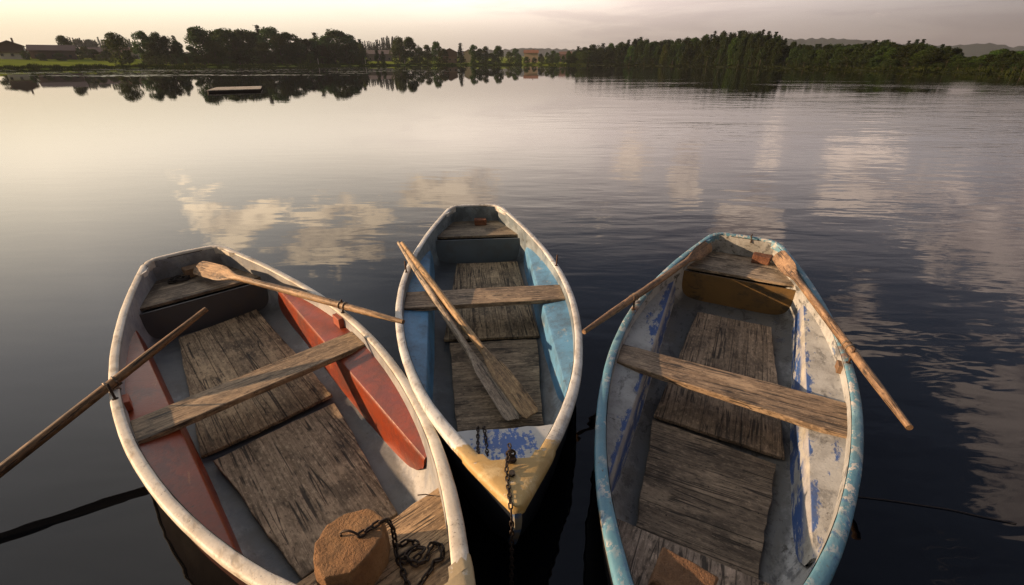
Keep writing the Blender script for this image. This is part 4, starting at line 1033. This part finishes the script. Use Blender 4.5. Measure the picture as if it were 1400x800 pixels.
reeds(8, 66, 12000, (.012, .020, .006), (.040, .048, .014), .7, 'strip of reeds coloured as shaded below the wood on the right waterline')  # darker copy of the reed colours, standing in for the wood's shade
m_lily = plain('lily_green', (.12, .145, .035), .4, .4, .5)
V = []; Fq = []
for c_ in range(70):
    px = rs.uniform(-60, 560) if c_ < 62 else rs.uniform(560, 1000); py = rs.uniform(93.5, 105) - max(0, (px - 200)) * .012
    p = at_z(px, max(py, 91.5), 0); L1 = rs.uniform(4, 14); L2 = rs.uniform(.5, 1.8)
    for i in range(int(L1 * L2 * 3.2) + 14):
        x = p.x + rs.normal() * L1 * .5; y = p.y + rs.normal() * L2
        az = math.degrees(math.atan2(x, y))
        if math.hypot(x, y) > shore(az) - 1: continue
        r_ = rs.uniform(.16, .42); b0 = len(V); z = .006 + rs.uniform(0, .004)
        V += [(x + r_ * math.cos(k_ * PI / 3), y + r_ * math.sin(k_ * PI / 3), z) for k_ in range(6)]; Fq.append(tuple(range(b0, b0 + 6)))
me = mesh('lily_pads', V, Fq); tag(link('lily_pads', me, m_lily), 'drifts of green lily pads floating off the left shore', 'lily pads', None, 'stuff')

# ------------------------------------------------------------------ houses
def house(name, label, px0, px1, base, eave, ridge, setback, wallc, roofc, gable=False, depth=9, windows=4, upper=None, chim=False):
    pc = (px0 + px1) / 2; d = ray(pc, HOR); az = math.degrees(math.atan2(d.x, d.y)); r = shore(az) + setback; Y = r * math.cos(R(az)); x = r * math.sin(R(az))
    g = land_z(az, r); wid = (px1 - px0) / F_PX * Y * CP; ze = at_y(pc, eave, Y).z - g; zr = at_y(pc, ridge, Y).z - g
    o = empty(name, (x, Y, g), (0, 0, -R(az) * .9)); tag(o, label, 'house' if name == 'house' else name)
    hx, hy = wid / 2 * .92, depth / 2
    bm = bmesh.new()
    if gable: prof_ = [(-hx, -1.5), (hx, -1.5), (hx, ze), (0, zr - .25), (-hx, ze)]; A = [bm.verts.new((p[0], -hy, p[1])) for p in prof_]; B2 = [bm.verts.new((p[0], hy, p[1])) for p in prof_]
    else: prof_ = [(-hy, -1.5), (hy, -1.5), (hy, ze), (0, zr - .25), (-hy, ze)]; A = [bm.verts.new((-hx, p[0], p[1])) for p in prof_]; B2 = [bm.verts.new((hx, p[0], p[1])) for p in prof_]
    bm.faces.new(A); bm.faces.new(B2[::-1])
    for i in range(5): bm.faces.new((A[i], B2[i], B2[(i + 1) % 5], A[(i + 1) % 5]))
    bm_obj('wall', bm, plain('wall_' + label[:12], wallc, .8, .12), o)
    if upper:
        bm = bmesh.new(); z0_, z1_ = ze * .5, ze
        pr = [(-hx - .02, z0_), (hx + .02, z0_), (hx + .02, z1_), (0, zr - .28), (-hx - .02, z1_)] if gable else [(-hx - .02, z0_), (hx + .02, z0_), (hx + .02, z1_), (-hx - .02, z1_)]
        A = [bm.verts.new((p[0], -hy - .06, p[1])) for p in pr]; B2 = [bm.verts.new((p[0], -hy - .003, p[1])) for p in pr]; bm.faces.new(A); bm.faces.new(B2[::-1])
        for i in range(len(pr)): j = (i + 1) % len(pr); bm.faces.new((A[i], B2[i], B2[j], A[j]))
        bm_obj('timber_upper_floor', bm, plain('timber_dark', upper, .8), o)
        bm = bmesh.new(); bmesh.ops.create_cube(bm, size=1, matrix=Matrix.Translation((0, -hy - .6, z0_ + .1)) @ Matrix.Diagonal((hx * 1.9, 1.0, .9, 1))); bm_obj('balcony', bm, plain('balcony_wood', tuple(v * 1.3 for v in upper), .8), o)
    ov = .7; bm = bmesh.new(); th = .25
    if gable: sl = (zr - ze) / hx; pr = [(-hx - ov, ze - sl * ov), (0, zr), (hx + ov, ze - sl * ov), (hx + ov, ze - sl * ov - th), (0, zr - th), (-hx - ov, ze - sl * ov - th)]; A = [bm.verts.new((p[0], -hy - 1.0, p[1])) for p in pr]; B2 = [bm.verts.new((p[0], hy + .6, p[1])) for p in pr]
    else: sl = (zr - ze) / hy; pr = [(-hy - ov, ze - sl * ov), (0, zr), (hy + ov, ze - sl * ov), (hy + ov, ze - sl * ov - th), (0, zr - th), (-hy - ov, ze - sl * ov - th)]; A = [bm.verts.new((-hx - ov, p[0], p[1])) for p in pr]; B2 = [bm.verts.new((hx + ov, p[0], p[1])) for p in pr]
    for q in (0, 1, 3, 4):
        pass
    for i in range(6): j = (i + 1) % 6; bm.faces.new((A[i], A[j], B2[j], B2[i]))
    for S_ in (A, B2): bm.faces.new((S_[0], S_[1], S_[4], S_[5])); bm.faces.new((S_[1], S_[2], S_[3], S_[4]))
    rf_ = bm_obj('roof', bm, plain('roof_' + label[:12], roofc, .8, .2), o)
    if chim: bm = bmesh.new(); bmesh.ops.create_cube(bm, size=1, matrix=Matrix.Translation((hx * .3, .3 * hy if gable else 0, zr + .3)) @ Matrix.Diagonal((.7, .7, 1.8, 1))); bm_obj('chimney', bm, plain('chimney', (.25, .18, .14)), rf_)
    wm_ = plain('window_dark', (.03, .035, .04), .15)
    for i in range(windows):
        wx = -hx * .75 + hx * 1.5 * i / max(windows - 1, 1); bm = bmesh.new()
        bmesh.ops.create_cube(bm, size=1, matrix=Matrix.Translation((wx, -hy - .03, ze * .28)) @ Matrix.Diagonal((1.0, .12, 1.2, 1))); bm_obj('window', bm, wm_, o)
    return o
house('house', 'gabled house with dark timber upper floor and white ground floor at far left', 8, 37, 78, 62, 55.5, 125, (.62, .58, .52), (.12, .06, .045), True, 10, 3, (.085, .05, .032), True)
house('barn', 'long dark barn with a red brown roof left of the tall dark tree', 53, 103, 78, 68.5, 61.5, 128, (.07, .048, .038), (.065, .032, .025), False, 12, 3)
house('house', 'low brown roofed house behind the lone meadow tree', 130, 160, 78, 70.5, 65, 150, (.14, .095, .075), (.10, .055, .042), False, 10, 3)
house('house', 'small house with a pale wall just right of the lone meadow tree', 172, 192, 79, 70, 65, 135, (.55, .50, .45), (.18, .09, .06), False, 9, 2)
house('farmhouse', 'long low farmhouse with a grey brown roof in a gap between groves', 502, 538, 79, 73.5, 68.5, 110, (.13, .11, .10), (.11, .085, .072), False, 12, 5)
house('house', 'brown gabled house right of the dark shore tree', 605, 626, 81, 71, 66, 70, (.16, .105, .08), (.11, .06, .045), True, 11, 3, (.12, .07, .045))
house('house', 'small cream walled house half hidden behind the cone shaped tree', 634, 648, 80, 71.5, 67.5, 80, (.62, .48, .34), (.28, .13, .08), True, 9, 1)
house('house', 'white house with an orange tiled roof in the middle of the far shore', 716, 736, 80, 72, 68.2, 105, (.40, .30, .215), (.19, .085, .045), False, 10, 4, None, True)
house('house', 'small brown roofed house right of the orange roofed house', 764, 781, 79, 74, 70.5, 130, (.15, .10, .08), (.13, .07, .05), False, 9, 2)
# three pale stakes on the left shore
for i, (px, tp) in enumerate(((435, 80), (499.5, 80), (553.5, 82))):
    d = ray(px, HOR); az = math.degrees(math.atan2(d.x, d.y)); r = shore(az) + 4; x, y = r * math.sin(R(az)), r * math.cos(R(az)); z1_ = at_y(px, tp, y).z
    tag(tube('stake', [(x, y, land_z(az, r) - .2), (x, y, z1_)], .10, plain('stake_pale', (.45, .42, .36)), None, 6), ('pale stake on the shore before the left grove', 'pale stake on the shore at the right end of the left grove', 'pale stake by the water below the tall leafy tree')[i], 'stake')
